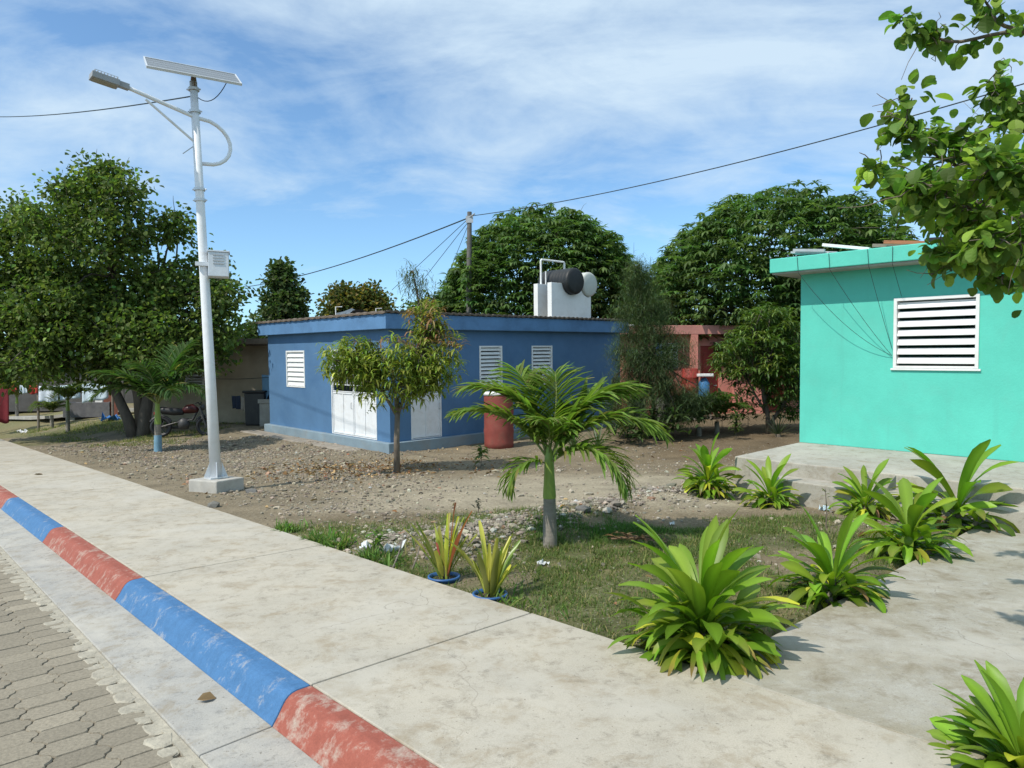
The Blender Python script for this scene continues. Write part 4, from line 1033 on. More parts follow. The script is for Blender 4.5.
# ---- casuarina (feathery) tree
def feathery(mb, cen):
    n = len(cen); nl = 80; c_ = np.repeat(cen, nl, 0) + RNG.normal(size=(n * nl, 3)) * .13
    straps(mb, c_, RNG.random(n * nl) * 6.28, RNG.uniform(-.2, 1.1, n * nl), RNG.uniform(.3, 1.6, n * nl), RNG.uniform(.16, .36, n * nl), RNG.uniform(.006, .011, n * nl), 2, lambda t: 1 - .6 * t, .1, None, leafcol(n * nl, (.088, .135, .062), .22, (.13, .16, .07), .2))
g = hit(652, 438); g = on_ground(g[0], g[1])
broadleaf('feathery_tree', 'wispy needle leaved tree right of the blue house end', 'tree', g,
    [([(0, 0, -.1), (.05, 0, 1.0), (-.1, 0, 2.2), (-.2, .05, 3.4), (-.3, 0, 4.6)], .06, .02)],
    [((0.10, 0, .9), (1.4, .9, .8), .40), ((0, 0, 2.1), (1.15, .75, .85), .34), ((-.15, 0, 3.2), (.75, .5, .8), .18), ((-.3, 0, 4.1), (.26, .22, .6), .08)],
    640, 1, .1, .1, .1, (.1, .1, .1), nlimb=60, bark=BARKD, fn=feathery, mat=NEEDLE, shell=.25)

# ---- mango
def mango(mb, cen):
    n = len(cen); nl = 11; c_ = np.repeat(cen, nl, 0) + RNG.normal(size=(n * nl, 3)) * .035
    young = RNG.random(n) < .22
    cc = leafcol(n * nl, (.08, .14, .032), .24); y_ = np.repeat(young & (cen[:, 2] > 1.6), nl); cc[y_] = leafcol(int(y_.sum()), (.16, .22, .05), .2)
    straps(mb, c_, RNG.random(n * nl) * 6.28, RNG.uniform(-.5, .8, n * nl), RNG.uniform(.6, 1.5, n * nl), RNG.uniform(.17, .30, n * nl), RNG.uniform(.035, .055, n * nl), 3, lambda t: np.sin(PI * (t * .86 + .1)) ** .8, .3, None, cc)
g = hit(768, 434); g = on_ground(g[0], g[1])
broadleaf('mango_tree', 'leafy mango tree beside the left wall of the turquoise house', 'tree', g,
    [([(0, 0, -.1), (.0, 0, .5), (-.1, 0, 1.0), (-.15, 0, 1.5)], .075, .05), ([(.05, 0, .25), (.35, 0, .7), (.75, 0, 1.3)], .055, .035), ([(0, 0, .5), (-.35, 0, 1.1), (-.6, 0, 1.6)], .04, .02)],
    [((-.35, 0, 2.1), (1.25, 1.0, .95), .42), ((.1, .1, 3.0), (.9, .8, .62), .26), ((.6, 0, 1.6), (.85, .8, 1.2), .32)],
    800, 1, .1, .1, .1, (.1, .1, .1), nlimb=70, bark=BARKD, fn=mango, mat=LEAFG, shell=.35)

# ---- trees far behind the houses
def fartree(name, label, px, py_base, Y, blobs, n, per, rc, ln, col, alt, altp, trunk_h, droop=-.1, twig=0):
    p = far(px, 384, Y); b = on_ground(p[0], Y)
    broadleaf(name, label, 'tree', b, [([(0, 0, -.3), (.05, 0, trunk_h * .5), (0, 0, trunk_h)], .2, .07)], blobs, n, per, rc, ln, ln * .7, col, .28, alt, altp, droop, 40, BARKD, group='trees behind the houses', twig=twig)
fartree('slender_tree', 'slender tree with tiered branches behind the left end of the blue house', 284, 0, 46, [((0, 0, 5.2), (1.4, 1.4, .5), .22), ((.2, 0, 6.1), (1.3, 1.3, .45), .22), ((-.1, 0, 7.0), (.9, .9, .45), .18), ((0, 0, 7.8), (.45, .45, .5), .10), ((-.6, 0, 4.0), (1.8, 1.6, .8), .28)], 230, 26, .24, .30, (.055, .090, .030), (.10, .12, .05), .15, 7.8)
fartree('bushy_tree', 'rounded yellow green tree standing behind the blue house roof corner', 360, 0, 42, [((-.9, 0, 4.8), (1.2, 1.2, 1.5), .4), ((.6, 0, 4.9), (1.2, 1.2, 1.4), .4), ((0, 0, 3.0), (2.2, 2, 1.8), .2)], 300, 30, .26, .26, (.075, .095, .025), (.17, .13, .03), .3, 4.2)
fartree('bushy_tree', 'low bushy green tree between the yellow green tree and the big round tree', 425, 0, 38, [((.2, 0, 3.6), (1.7, 1.4, 1.5), .7), ((.8, 0, 4.0), (1.2, 1.2, 1.3), .3)], 240, 28, .26, .24, (.06, .10, .025), (.10, .13, .04), .2, 3.5)
def wispy(mb, cen):
    n = len(cen); nl = 30; c_ = np.repeat(cen, nl, 0) + RNG.normal(size=(n * nl, 3)) * np.array([.30, .3, .22])
    straps(mb, c_, RNG.random(n * nl) * 6.28, RNG.uniform(-.9, .3, n * nl), RNG.uniform(.3, 1.2, n * nl), RNG.uniform(.2, .45, n * nl), RNG.uniform(.02, .045, n * nl), 2, lambda t: 1 - .6 * t, .1, None, leafcol(n * nl, (.10, .13, .075), .2))
p = far(418, 384, 33); b = on_ground(p[0], 33)
broadleaf('wispy_tree', 'thin wispy tree top nodding above the blue house roof', 'tree', b, [([(0.4, 0, -.2), (.3, 0, 2.5), (.1, 0, 4.6), (-.2, 0, 6.2)], .1, .03)], [((-.35, 0, 5.9), (.35, .3, .40), .35), ((.15, 0, 5.1), (.5, .4, .7), .35), ((.5, 0, 4.2), (.8, .6, .7), .3)], 34, 1, .1, .1, .1, (.1, .1, .1), nlimb=20, fn=wispy, group='trees behind the houses', shell=.2)
for i, (px, Y, H, W_, lab) in enumerate(((-60, 50, 5.5, 6, 'wide dark bushes at the left photo edge behind the washing'), (70, 46, 4.6, 4.5, 'dark bush mass behind the washing line'), (196, 44, 4.2, 4.0, 'dark bush mass behind the beige house'),
                              (648, 44, 4.2, 3.4, 'green bush behind the pink house roof'), (725, 40, 3.6, 4.2, 'dark bush mass behind the red doors'), (1100, 42, 6, 9, 'dark bush mass hidden behind the turquoise house'))):
    if i == 5: continue
    p = far(px, 384, Y); b = on_ground(p[0], Y)
    broadleaf('far_bush', lab, 'bush', b, [([(0, 0, -.3), (0, 0, 1), (.1, 0, H * .5)], .15, .06)], [((0, 0, H * .45), (W_, 2.2, H * .55), .6), ((-W_ * .5, 0, H * .4), (W_ * .5, 2, H * .45), .2), ((W_ * .5, 0, H * .45), (W_ * .5, 2, H * .5), .2)], 420, 26, .42, .34, .26, (.042, .070, .020), .3, (.085, .11, .03), .15, -.1, 20, BARKD, group='bushes far behind the houses', shell=.5)

# ---- leafy branches reaching in from a tree at the right
tb = np.array([4.15, 3.9, -.03])
t = empty('overhanging_tree', tuple(tb), 'tree whose round leaved branches hang in from the upper right', 'tree')
mt = MB(); ml = MB()
def W(px, py, Y): return far(px, py, Y) - tb
limb(mt, [(0, 0, -.2), (.02, 0, 1.0), (-.05, .05, 1.7), (-.15, -.05, 2.3)], .13, .085, 10)
limb(mt, [(-.15, -.05, 2.3), (-.1, .1, 3.0), (.1, .2, 3.9)], .07, .03, 8)
fork = np.array([-.15, -.05, 2.3])
BR_ = [([(1030, 262, 3.6), (975, 235, 3.4), (925, 205, 3.3), (872, 165, 3.25)], 'd', 1.1), ([(1010, 200, 3.5), (955, 165, 3.3), (908, 135, 3.2), (912, 98, 3.2)], 'd', .75), ([(1050, 190, 3.4), (1000, 165, 3.2), (965, 140, 3.1)], 'd', .8),
       ([(1050, 240, 3.1), (1000, 222, 2.95), (955, 200, 2.9), (915, 178, 2.9)], 'd', 1.1), ([(1060, 290, 3.3), (1010, 268, 3.2), (965, 252, 3.1), (938, 258, 3.1)], 'd', .8), ([(1060, 200, 2.8), (1020, 180, 2.75), (985, 160, 2.7)], 'd', .9),
       ([(1070, 250, 2.7), (1030, 245, 2.6), (990, 238, 2.6)], 'd', .9), ([(1070, 130, 3.3), (1034, 112, 3.3), (1000, 96, 3.3), (985, 84, 3.3)], 'd', .6), ([(1070, 36, 3.5), (1010, 32, 3.4), (955, 42, 3.4), (922, 30, 3.4), (900, 16, 3.4)], 's', .38),
       ([(1070, 40, 3.3), (1005, 26, 3.3), (990, 8, 3.3), (978, -10, 3.3)], 's', .16), ([(1050, 300, 4.3), (1010, 240, 4.2), (960, 220, 4.1), (905, 200, 4.1)], 'd', .9), ([(1100, 160, 4.6), (1060, 170, 4.4), (1010, 195, 4.3)], 'd', .8),
       ([(1180, 220, 4.2), (1120, 220, 4.0), (1070, 230, 3.8)], 'd', 1.2), ([(1150, 280, 3.4), (1110, 260, 3.3), (1070, 250, 3.2)], 'd', 1.2), ([(1250, 150, 3.6), (1190, 160, 3.8), (1140, 170, 4.2)], 'd', 1.2), ([(1010, 215, 3.2), (985, 255, 3.1), (1005, 285, 3.05)], 'd', .35),
       ([(1110, 235, 4.6), (1025, 218, 4.6), (955, 195, 4.7), (893, 178, 4.8)], 'd', 1.3), ([(1110, 180, 4.8), (1030, 160, 4.9), (970, 148, 4.9), (925, 128, 4.9)], 'd', 1.1), ([(1110, 275, 4.7), (1030, 258, 4.8), (965, 242, 4.9)], 'd', 1.2), ([(1090, 130, 5.0), (1025, 120, 5.0), (995, 108, 5.0)], 'd', .8)]
LP, LD, = [], []
def branch_curve(pts, k_=16):
    pts = np.array([W(*p) for p in pts]); tt = np.linspace(0, len(pts) - 1, k_); out = []
    for a_ in tt:
        i = min(int(a_), len(pts) - 2); f = a_ - i
        p0 = pts[max(i - 1, 0)]; p1 = pts[i]; p2 = pts[i + 1]; p3 = pts[min(i + 2, len(pts) - 1)]
        out.append(.5 * ((2 * p1) + (-p0 + p2) * f + (2 * p0 - 5 * p1 + 4 * p2 - p3) * f * f + (-p0 + 3 * p1 - 3 * p2 + p3) * f ** 3))
    return np.array(out)
for pts, kind, dens in BR_:
    C = branch_curve(pts); st_ = bez(fork + RNG.normal(size=3) * .03, C[0], .08, 7)
    Pb = np.concatenate([st_[:-1], C]); mt.tube(Pb, np.r_[np.linspace(.034, .013, len(st_) - 1), np.linspace(.012, .003, len(C))], 7, jitter=.04)
    for k_ in range(int(58 * dens)):
        f = RNG.uniform(.12, 1.0) ** .8; i = min(int(f * 15), 14); p = C[i] + (C[i + 1] - C[i]) * (f * 15 - i)
        d = unit(1)[0]; d[2] = d[2] * .6 + (.15 if RNG.random() < .6 else -.35); d /= np.linalg.norm(d); ln = RNG.uniform(.04, .17) * (1.25 - f * .5) * (.55 if kind == 's' else 1)
        q = p + d * ln
        if RNG.random() < .5: limb(mt, bez(p, q, .01, 4, .004), .004, .0018, 4)
        nl = RNG.integers(2, 6)
        for j in range(nl):
            LP.append(p + (q - p) * RNG.uniform(.35, 1.05) + RNG.normal(size=3) * .02); dd = d * .5 + unit(1)[0] * .8; dd[2] -= .25; LD.append(dd)
    for k_ in range(int(46 * min(dens, 1))):      # foliage on the inner boughs nearer the trunk
        f = RNG.uniform(.45, 1.0); i = min(int(f * 6), 5); p = st_[i] + (st_[i + 1] - st_[i]) * (f * 6 - i) + RNG.normal(size=3) * .10
        for j in range(4): LP.append(p + RNG.normal(size=3) * .06); dd = unit(1)[0]; dd[2] -= .25; LD.append(dd)
    for k_ in range(3):       # bare curling twig ends
        i = RNG.integers(9, 15); d = unit(1)[0] * np.array([1, .6, 1]); d[0] -= .5
        q = C[i] + d * RNG.uniform(.1, .25); limb(mt, bez(C[i], q, RNG.normal() * .05, 6, .012), .003, .0012, 4)
for c_ in ((.25, .5, 3.5), (.8, .1, 3.2), (.5, 1.0, 3.1), (1.0, .8, 3.6), (.4, .2, 4.2), (1.3, -.3, 2.9), (.9, -.9, 3.3), (.1, 1.5, 3.5)):
    limb(mt, bez((.0, .15, 3.0), c_, .1, 6, .03), .03, .006, 6)
    for k_ in range(190): LP.append(np.array(c_) + RNG.normal(size=3) * np.array([.30, .34, .28])); dd = unit(1)[0]; dd[2] -= .25; LD.append(dd)
mt.build('trunk', BARK, t, True)
LP = np.array(LP); LD = np.array(LD); n = len(LP)
LD /= np.linalg.norm(LD, axis=1)[:, None]
# two-lobed round leaves: four-section blades, broad from the base
az, el = dir_to_ae(LD); Lz = RNG.uniform(.042, .082, n)
straps(ml, LP, az, el, RNG.uniform(.2, 1.0, n), Lz, Lz * RNG.uniform(.75, .95, n), 5, lambda t: np.array([.18, .78, 1.0, .98, .72, .30]), .28, RNG.normal(size=n) * .6, leafcol(n, (.105, .185, .032), .32, (.20, .29, .045), .25))
n2 = 8; ii = RNG.integers(0, n, n2)
straps(ml, LP[ii] + RNG.normal(size=(n2, 3)) * .02, az[ii], el[ii], .8, .09, .07, 5, lambda t: np.array([.18, .78, 1.0, .98, .72, .30]), .3, None, leafcol(n2, (.27, .20, .035), .3, (.22, .10, .05), .3))
ml.build('crown', LEAF, t)

# ================================================================== palms
def frond(parent, base, az, e0, bend, ln, ll, nleaf, col, dead=False, vee=.5, mat=None):
    k_ = 22; t_ = np.linspace(0, 1, k_); el = e0 - bend * t_ ** 1.35
    ds = ln / (k_ - 1); r2 = np.concatenate([[0], np.cumsum((np.cos(el[:-1]) + np.cos(el[1:])) / 2 * ds)]); z2 = np.concatenate([[0], np.cumsum((np.sin(el[:-1]) + np.sin(el[1:])) / 2 * ds)])
    C = np.asarray(base) + np.stack([r2 * math.cos(az), r2 * math.sin(az), z2], 1)
    side = np.array([-math.sin(az), math.cos(az), 0]) 
    C = C + side * (np.sin(t_ * 2.2) * RNG.normal() * .05 * ln)[:, None]
    mb = MB(); mb.tube(C, np.linspace(.016, .003, k_) * (ln / 1.2), 6, 1)
    nleaf = int(nleaf * 1.75); f = np.linspace(.13, .995, nleaf); sg = np.array([1.0, -1.0])
    F = np.repeat(f, 2); SG = np.tile(sg, nleaf); F = np.clip(F + RNG.normal(size=len(F)) * .006, .1, 1)
    P = np.stack([np.interp(F, t_, C[:, i]) for i in range(3)], 1)
    T = np.gradient(C, axis=0); T /= np.linalg.norm(T, axis=1)[:, None]
    TT = np.stack([np.interp(F, t_, T[:, i]) for i in range(3)], 1)
    Nn = np.cross(TT, side[None] * np.ones((len(F), 1))); Nn *= np.sign(Nn[:, 2:3] + 1e-6)
    fw = .55 + 1.0 * F
    D = side[None] * SG[:, None] + TT * fw[:, None] + Nn * vee * RNG.uniform(.5, 1.2, (len(F), 1)); D += RNG.normal(size=D.shape) * .07
    a_, e_ = dir_to_ae(D / np.linalg.norm(D, axis=1)[:, None])
    L_ = 1.22 * ll * np.sin(PI * np.clip(.18 + .72 * F, 0, 1)) ** .7 * RNG.uniform(.85, 1.1, len(F))
    straps(mb, P, a_, e_, RNG.uniform(.45, 1.5, len(F)), L_, L_ * .092 + .006, 4, lambda t: np.sin(PI * (t * .82 + .16)) ** .75, .35, RNG.normal(size=len(F)) * .3, leafcol(len(F), col, .16, (.20, .18, .06), .05), 0)
    return mb.build('frond', [mat or LEAF, FROND_STALK], parent)
FROND_STALK = surf('frond_stalk', (.17, .20, .06), .6, .2, 9, bmp=0)
TRUNKP = surf('palm_trunk', (.23, .205, .17), .9, .25, 5, (.32, .30, .26), .5, 9, .5, 45, stretch=(1, 1, 5))
SHAFT = surf('palm_shaft', (.22, .31, .055), .5, .22, 5, (.34, .36, .09), .5, 3, .1, 30, stretch=(3, 3, .6))
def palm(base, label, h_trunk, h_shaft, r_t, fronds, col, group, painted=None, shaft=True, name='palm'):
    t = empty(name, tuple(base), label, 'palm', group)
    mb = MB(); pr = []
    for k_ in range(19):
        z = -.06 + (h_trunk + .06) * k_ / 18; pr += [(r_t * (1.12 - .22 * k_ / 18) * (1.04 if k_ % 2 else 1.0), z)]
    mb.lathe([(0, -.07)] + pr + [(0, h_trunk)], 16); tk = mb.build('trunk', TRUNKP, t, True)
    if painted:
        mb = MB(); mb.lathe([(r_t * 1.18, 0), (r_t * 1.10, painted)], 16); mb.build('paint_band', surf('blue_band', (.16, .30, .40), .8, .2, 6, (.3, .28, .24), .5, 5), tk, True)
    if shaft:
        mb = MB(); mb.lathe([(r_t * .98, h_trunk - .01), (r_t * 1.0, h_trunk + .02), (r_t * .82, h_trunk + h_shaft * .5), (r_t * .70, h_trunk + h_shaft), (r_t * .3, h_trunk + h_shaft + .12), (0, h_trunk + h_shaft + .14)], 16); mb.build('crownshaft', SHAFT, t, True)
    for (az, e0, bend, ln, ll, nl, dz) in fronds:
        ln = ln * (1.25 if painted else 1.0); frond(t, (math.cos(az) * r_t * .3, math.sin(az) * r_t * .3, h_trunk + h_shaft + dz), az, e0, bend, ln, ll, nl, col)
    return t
PG = (.15, .225, .04)
g = hit(550, 547)
palm((g[0], g[1], float(gz(g[0], g[1]))), 'young palm with a bright green shaft standing on the front lawn', .50, .40, .066,
     [(R(170), 1.32, 1.45, 1.18, .42, 32, .0), (R(188), 1.0, 1.25, 1.08, .34, 32, .0), (R(14), 1.22, 1.30, 1.18, .42, 34, .0), (R(-10), .92, 1.55, 1.22, .42, 34, -.02), (R(85), 1.42, .55, .92, .40, 28, .02),
      (R(205), .35, 2.0, .55, .26, 22, -.06), (R(-38), .62, 1.9, 1.0, .34, 28, -.05), (R(120), 1.36, .9, 1.1, .42, 30, .02), (R(30), 1.05, 1.1, 1.2, .40, 32, .0), (R(-100), 1.3, 1.3, .6, .28, 22, .02)], PG, 'palms in the yards')
g = hit(158, 452)
palm((g[0], g[1], float(gz(g[0], g[1]))), 'dark palm with a blue painted trunk foot under the spreading tree', .70, .50, .08,
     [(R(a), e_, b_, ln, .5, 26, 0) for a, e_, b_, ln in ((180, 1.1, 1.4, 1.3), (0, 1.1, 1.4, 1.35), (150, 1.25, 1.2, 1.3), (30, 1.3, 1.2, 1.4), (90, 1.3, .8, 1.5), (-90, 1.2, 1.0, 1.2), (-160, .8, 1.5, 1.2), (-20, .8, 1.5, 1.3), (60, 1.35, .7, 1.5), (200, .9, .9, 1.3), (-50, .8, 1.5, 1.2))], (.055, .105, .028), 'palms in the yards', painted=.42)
for px, py, ht, hs, ln, nf, lab, cl in ((68, 432, .75, .35, .85, 10, 'small palm with a grey trunk in the far left grass strip', (.10, .15, .035)), (52, 427, .45, .12, .75, 9, 'stubby palm with a dark trunk beside the far left footpath', (.09, .13, .035)), (17, 421, .8, .25, 1.1, 10, 'small yellowish palm at the left photo edge before the red washing', (.13, .15, .04)),
                                      (592 + 125, 434, .35, .12, .95, 10, 'low bright palm beneath the mango tree', (.10, .17, .035)), (699, 436, .25, .1, .95, 9, 'dim low palm beside the feathery tree', (.06, .11, .03))):
    g = hit(px, py)
    palm((g[0], g[1], float(gz(g[0], g[1]))), lab, ht, hs, .065, [(2 * PI * k_ / nf + RNG.normal() * .2, RNG.uniform(.8, 1.5), RNG.uniform(1.0, 1.8), ln * RNG.uniform(.9, 1.25), ln * .40, 20, 0) for k_ in range(nf)], cl, 'palms in the yards', shaft=hs > .2)

# ================================================================== strap-leaved plants along the path
def strap_plant(base, label, spread, height, nl, seed, wd=.085, upright=.5, yellow=.1, name='dracaena', big=0):
    global RNG
    keep = RNG; RNG = np.random.default_rng(seed)
    t = empty(name, tuple(base), label, 'plant', 'strap leaved plants along the path')
    mb = MB(); ml = MB()
    rad = spread * .5
    heads = 5
    k_ = 0
    tri = []
    hc = [(0, 0)] + [(math.cos(a) * rad * .30, math.sin(a) * rad * .30) for a in np.linspace(0, 2 * PI, 5)[:4] + RNG.random()]
    for h in range(heads):
        hx, hy = hc[h]; m_ = nl // heads if heads == 1 else (int(nl * .46) if h == 0 else int(nl * .14))
        hz = height * (.30 if h == 0 else .16)
        mb.tube([(hx * .6, hy * .6, -.03), (hx * .9, hy * .9, hz * .5), (hx, hy, hz)], [.032, .028, .022], 7)
        i = np.arange(m_); az = i * 2.39996 + RNG.normal(size=m_) * .22 + h; f = (i + .5) / m_ if h == 0 else .25 + .75 * (i + .5) / m_      # 0 = youngest/inner
        e0 = 1.40 - f ** .85 * (1.15 + .3 * (1 - upright)) + RNG.normal(size=m_) * .10
        bend = .60 + 1.35 * f + RNG.normal(size=m_) * .15
        L_ = np.minimum(rad * 1.18, height * 1.02) * (1.0 - .46 * f) * RNG.uniform(.82, 1.12, m_) * (1 if h == 0 else .78)
        z = hz * (1 - .95 * f)
        P = np.stack([hx + .02 * np.cos(az), hy + .02 * np.sin(az), z], 1)
        cc = leafcol(m_, (.125, .215, .018), .24, (.42, .43, .04), yellow); cc[:int(m_ * .25)] = leafcol(int(m_ * .25), (.16, .26, .025), .15)
        brown = (RNG.random(m_) < .5) * RNG.uniform(.3, 1, m_) * f
        straps(ml, P, az, e0, bend, L_, 1.38 * wd * RNG.uniform(.75, 1.15, m_) * (.62 + .38 * (1 - f)), 9, lambda t: np.interp(t, [0, .12, .35, .6, .78, .9, 1], [.34, .42, .72, 1.0, .95, .6, .06]), .30, RNG.normal(size=m_) * .45, cc, 0, ((.20, .12, .05), brown), .045, 1.35)
    # a skirt of short hanging old leaves
    ns = int(nl * .35); az = RNG.random(ns) * 6.28
    P = np.stack([np.cos(az) * rad * .30, np.sin(az) * rad * .30, RNG.uniform(.05, height * .26, ns)], 1)
    straps(ml, P, az, RNG.uniform(-.2, .5, ns), RNG.uniform(.7, 1.7, ns), RNG.uniform(.18, .32, ns) * spread, wd * .6 * RNG.uniform(.7, 1.1, ns), 6, lambda t: np.sin(PI * np.clip(.14 + .86 * t, 0, 1)) ** .7, .3, RNG.normal(size=ns) * .4, np.where(RNG.random((ns, 1)) < .10, leafcol(ns, (.26, .17, .09), .2), leafcol(ns, (.16, .25, .024), .22, (.42, .42, .05), .28)), 0, ((.22, .13, .06), (RNG.random(ns) < .4) * 1.0))
    mb.build('stem', BARK, t, True); ml.build('leaves', LEAFG, t, True); RNG = keep; return t
def plant_at(px, py): 
    p = hit(px, py); return p
specs = [((702, 655), 'biggest strap leaved plant at the corner of the sidewalk and the path', 1.17, .70, 190, 3, .078, .45, .08, None),
         ((833, 603), 'glossy strap plant second along the path from the corner', 1.0, .62, 84, 4, .080, .4, .10, None),
         ((910, 556), 'spreading strap plant third along the path, overhanging the concrete', 1.12, .80, 70, 5, .098, .5, .05, None),
         ((958, 528), 'tallest broad leaved plant before the turquoise wall', 1.5, .98, 64, 8, .118, .55, .02, None),
         ((866, 517), 'small leafy plant at the foot of the porch step', .92, .66, 70, 9, .072, .5, .12, None),
         ((770, 507), 'yellow edged plant before the left part of the porch step', .90, .66, 70, 12, .075, .5, .30, None),
         ((708, 494), 'yellow green plant at the left corner of the porch', 1.05, .92, 100, 14, .080, .55, .25, None)]
for (pp, lab, sp, hh_, nl, sd_, wd, upr, ye, _) in specs:
    q = plant_at(*pp); strap_plant((q[0], q[1], float(gz(q[0], q[1]))), lab, sp, hh_, nl, sd_, wd, upr, ye)
q = at(1026, 768); strap_plant((q[0], q[1], float(gz(q[0], q[1]))), 'dense strap leaved plant cut off by the lower right photo corner', 0.98, .40, 260, 21, .052, .30, .10)

# ---- two crotons in blue buckets at the lawn edge
BUCK = surf('blue_bucket', (.035, .115, .30), .45, .2, 6, (.10, .16, .22), .4, 4, .05, 40)
SOIL = surf('pot_soil', (.07, .05, .035), .95, .3, 20)
def croton(px, py, label, blabel, h, sd_, red):
    global RNG
    p = hit(px, py); z = -.185
    b = empty('bucket', (p[0], p[1], z), blabel, 'bucket', 'blue buckets')
    mb = MB(); mb.lathe([(0, 0), (.095, 0), (.125, .17), (.135, .172), (.136, .19), (.120, .19), (.116, .165)], 24); mb.build('bucket_body', BUCK, b, True)
    mb = MB(); mb.lathe([(.0, .160), (.117, .160)], 20); mb.build('soil', SOIL, b)
    mb = MB(); th = np.linspace(.1, PI - .1, 12); mb.tube(np.stack([.138 * np.cos(th), -.02 - .09 * np.sin(th), .175 - .05 * np.sin(th)], 1), .003, 5); mb.build('handle', GREYM, b)
    keep = RNG; RNG = np.random.default_rng(sd_)
    t = empty('croton', (p[0], p[1], z + .16), label, 'plant', 'speckled plants in blue buckets')
    ml = MB(); mb = MB(); m_ = 26; az = RNG.random(m_) * 6.28
    P = np.stack([.045 * np.cos(az), .045 * np.sin(az), RNG.uniform(0, .06, m_)], 1)
    cc = leafcol(m_, (.24, .27, .045), .3, (.46, .43, .07), .4); cc[:3] = leafcol(3, red, .2)
    L_ = h * RNG.uniform(.5, 1.0, m_); L_[:2] = h * 1.12
    straps(ml, P, az, RNG.uniform(1.0, 1.55, m_), RNG.uniform(.0, .4, m_), L_, RNG.uniform(.032, .058, m_), 8, lambda t: np.sin(PI * np.clip(.12 + .8 * t, 0, 1)) ** .6, .4, RNG.normal(size=m_) * .5, cc, 0, None, .12)
    for k_ in range(4): mb.tube([(0.02 * k_ - .03, .02, -.01), (.02 * k_ - .03, .02, .1)], .008, 5)
    mb.build('stem', BARK, t); ml.build('leaves', leafmat('croton_leaf', .35, .25, .5), t, True); RNG = keep
croton(444, 581, 'speckled plant with one red tipped leaf in the left blue bucket', 'blue bucket half hidden by the sidewalk edge under the red tipped plant', .56, 31, (.42, .10, .07))
croton(490, 599, 'speckled yellow green plant in the right blue bucket', 'blue bucket with visible rim under the yellow green plant', .46, 35, (.30, .28, .05))

# ---- agaves, little saplings
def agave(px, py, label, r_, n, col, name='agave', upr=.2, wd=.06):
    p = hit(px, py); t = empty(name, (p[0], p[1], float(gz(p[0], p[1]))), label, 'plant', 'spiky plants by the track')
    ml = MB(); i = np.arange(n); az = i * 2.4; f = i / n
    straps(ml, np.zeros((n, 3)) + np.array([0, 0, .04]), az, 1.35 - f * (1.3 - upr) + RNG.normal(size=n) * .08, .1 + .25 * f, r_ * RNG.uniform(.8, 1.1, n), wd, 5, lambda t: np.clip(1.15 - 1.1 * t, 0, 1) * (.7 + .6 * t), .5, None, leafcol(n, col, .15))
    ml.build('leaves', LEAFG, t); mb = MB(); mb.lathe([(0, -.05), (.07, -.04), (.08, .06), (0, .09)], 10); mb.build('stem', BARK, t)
agave(573, 449, 'grey green agave behind the palm, left one of the pair', .55, 26, (.105, .135, .075))
agave(598, 449, 'grey green agave behind the palm, right one of the pair', .60, 26, (.13, .165, .09))
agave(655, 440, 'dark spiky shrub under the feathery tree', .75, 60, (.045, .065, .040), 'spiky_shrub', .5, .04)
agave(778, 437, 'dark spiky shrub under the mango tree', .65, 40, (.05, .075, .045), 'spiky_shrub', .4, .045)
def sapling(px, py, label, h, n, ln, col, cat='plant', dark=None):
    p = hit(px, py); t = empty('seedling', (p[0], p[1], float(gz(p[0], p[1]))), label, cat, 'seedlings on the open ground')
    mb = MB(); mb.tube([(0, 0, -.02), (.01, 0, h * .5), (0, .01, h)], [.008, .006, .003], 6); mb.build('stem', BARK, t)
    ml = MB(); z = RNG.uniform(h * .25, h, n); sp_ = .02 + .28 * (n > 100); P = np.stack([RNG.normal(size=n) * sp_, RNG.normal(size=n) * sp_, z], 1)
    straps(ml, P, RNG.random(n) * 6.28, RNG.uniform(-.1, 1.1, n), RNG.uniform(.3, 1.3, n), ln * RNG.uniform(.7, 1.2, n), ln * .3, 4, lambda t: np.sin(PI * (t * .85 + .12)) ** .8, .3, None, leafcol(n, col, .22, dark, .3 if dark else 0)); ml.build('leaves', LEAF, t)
sapling(481, 468, 'low green seedling alone on the dirt before the red drum', .42, 26, .22, (.10, .15, .04))
sapling(377, 560, 'light green weed tuft at the sidewalk edge', .26, 24, .12, (.12, .20, .045))
sapling(478, 513, 'dark withered seedling on the lawn above the buckets', .16, 14, .08, (.035, .04, .03))
sapling(826, 528, 'thin stalk weed on the bare lawn left of the path', .42, 10, .06, (.14, .16, .06))
sapling(640, 446, 'green shrub tuft under the feathery tree edge', .5, 46, .25, (.085, .12, .04))
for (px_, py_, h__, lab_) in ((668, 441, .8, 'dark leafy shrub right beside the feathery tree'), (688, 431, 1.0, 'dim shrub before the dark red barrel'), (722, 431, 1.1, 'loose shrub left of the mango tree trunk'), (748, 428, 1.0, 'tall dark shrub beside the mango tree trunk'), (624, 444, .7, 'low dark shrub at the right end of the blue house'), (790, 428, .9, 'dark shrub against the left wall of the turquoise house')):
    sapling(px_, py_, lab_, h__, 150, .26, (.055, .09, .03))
sapling(736, 440, 'small shrub between the low palm and the mango tree', .7, 60, .22, (.075, .11, .035))

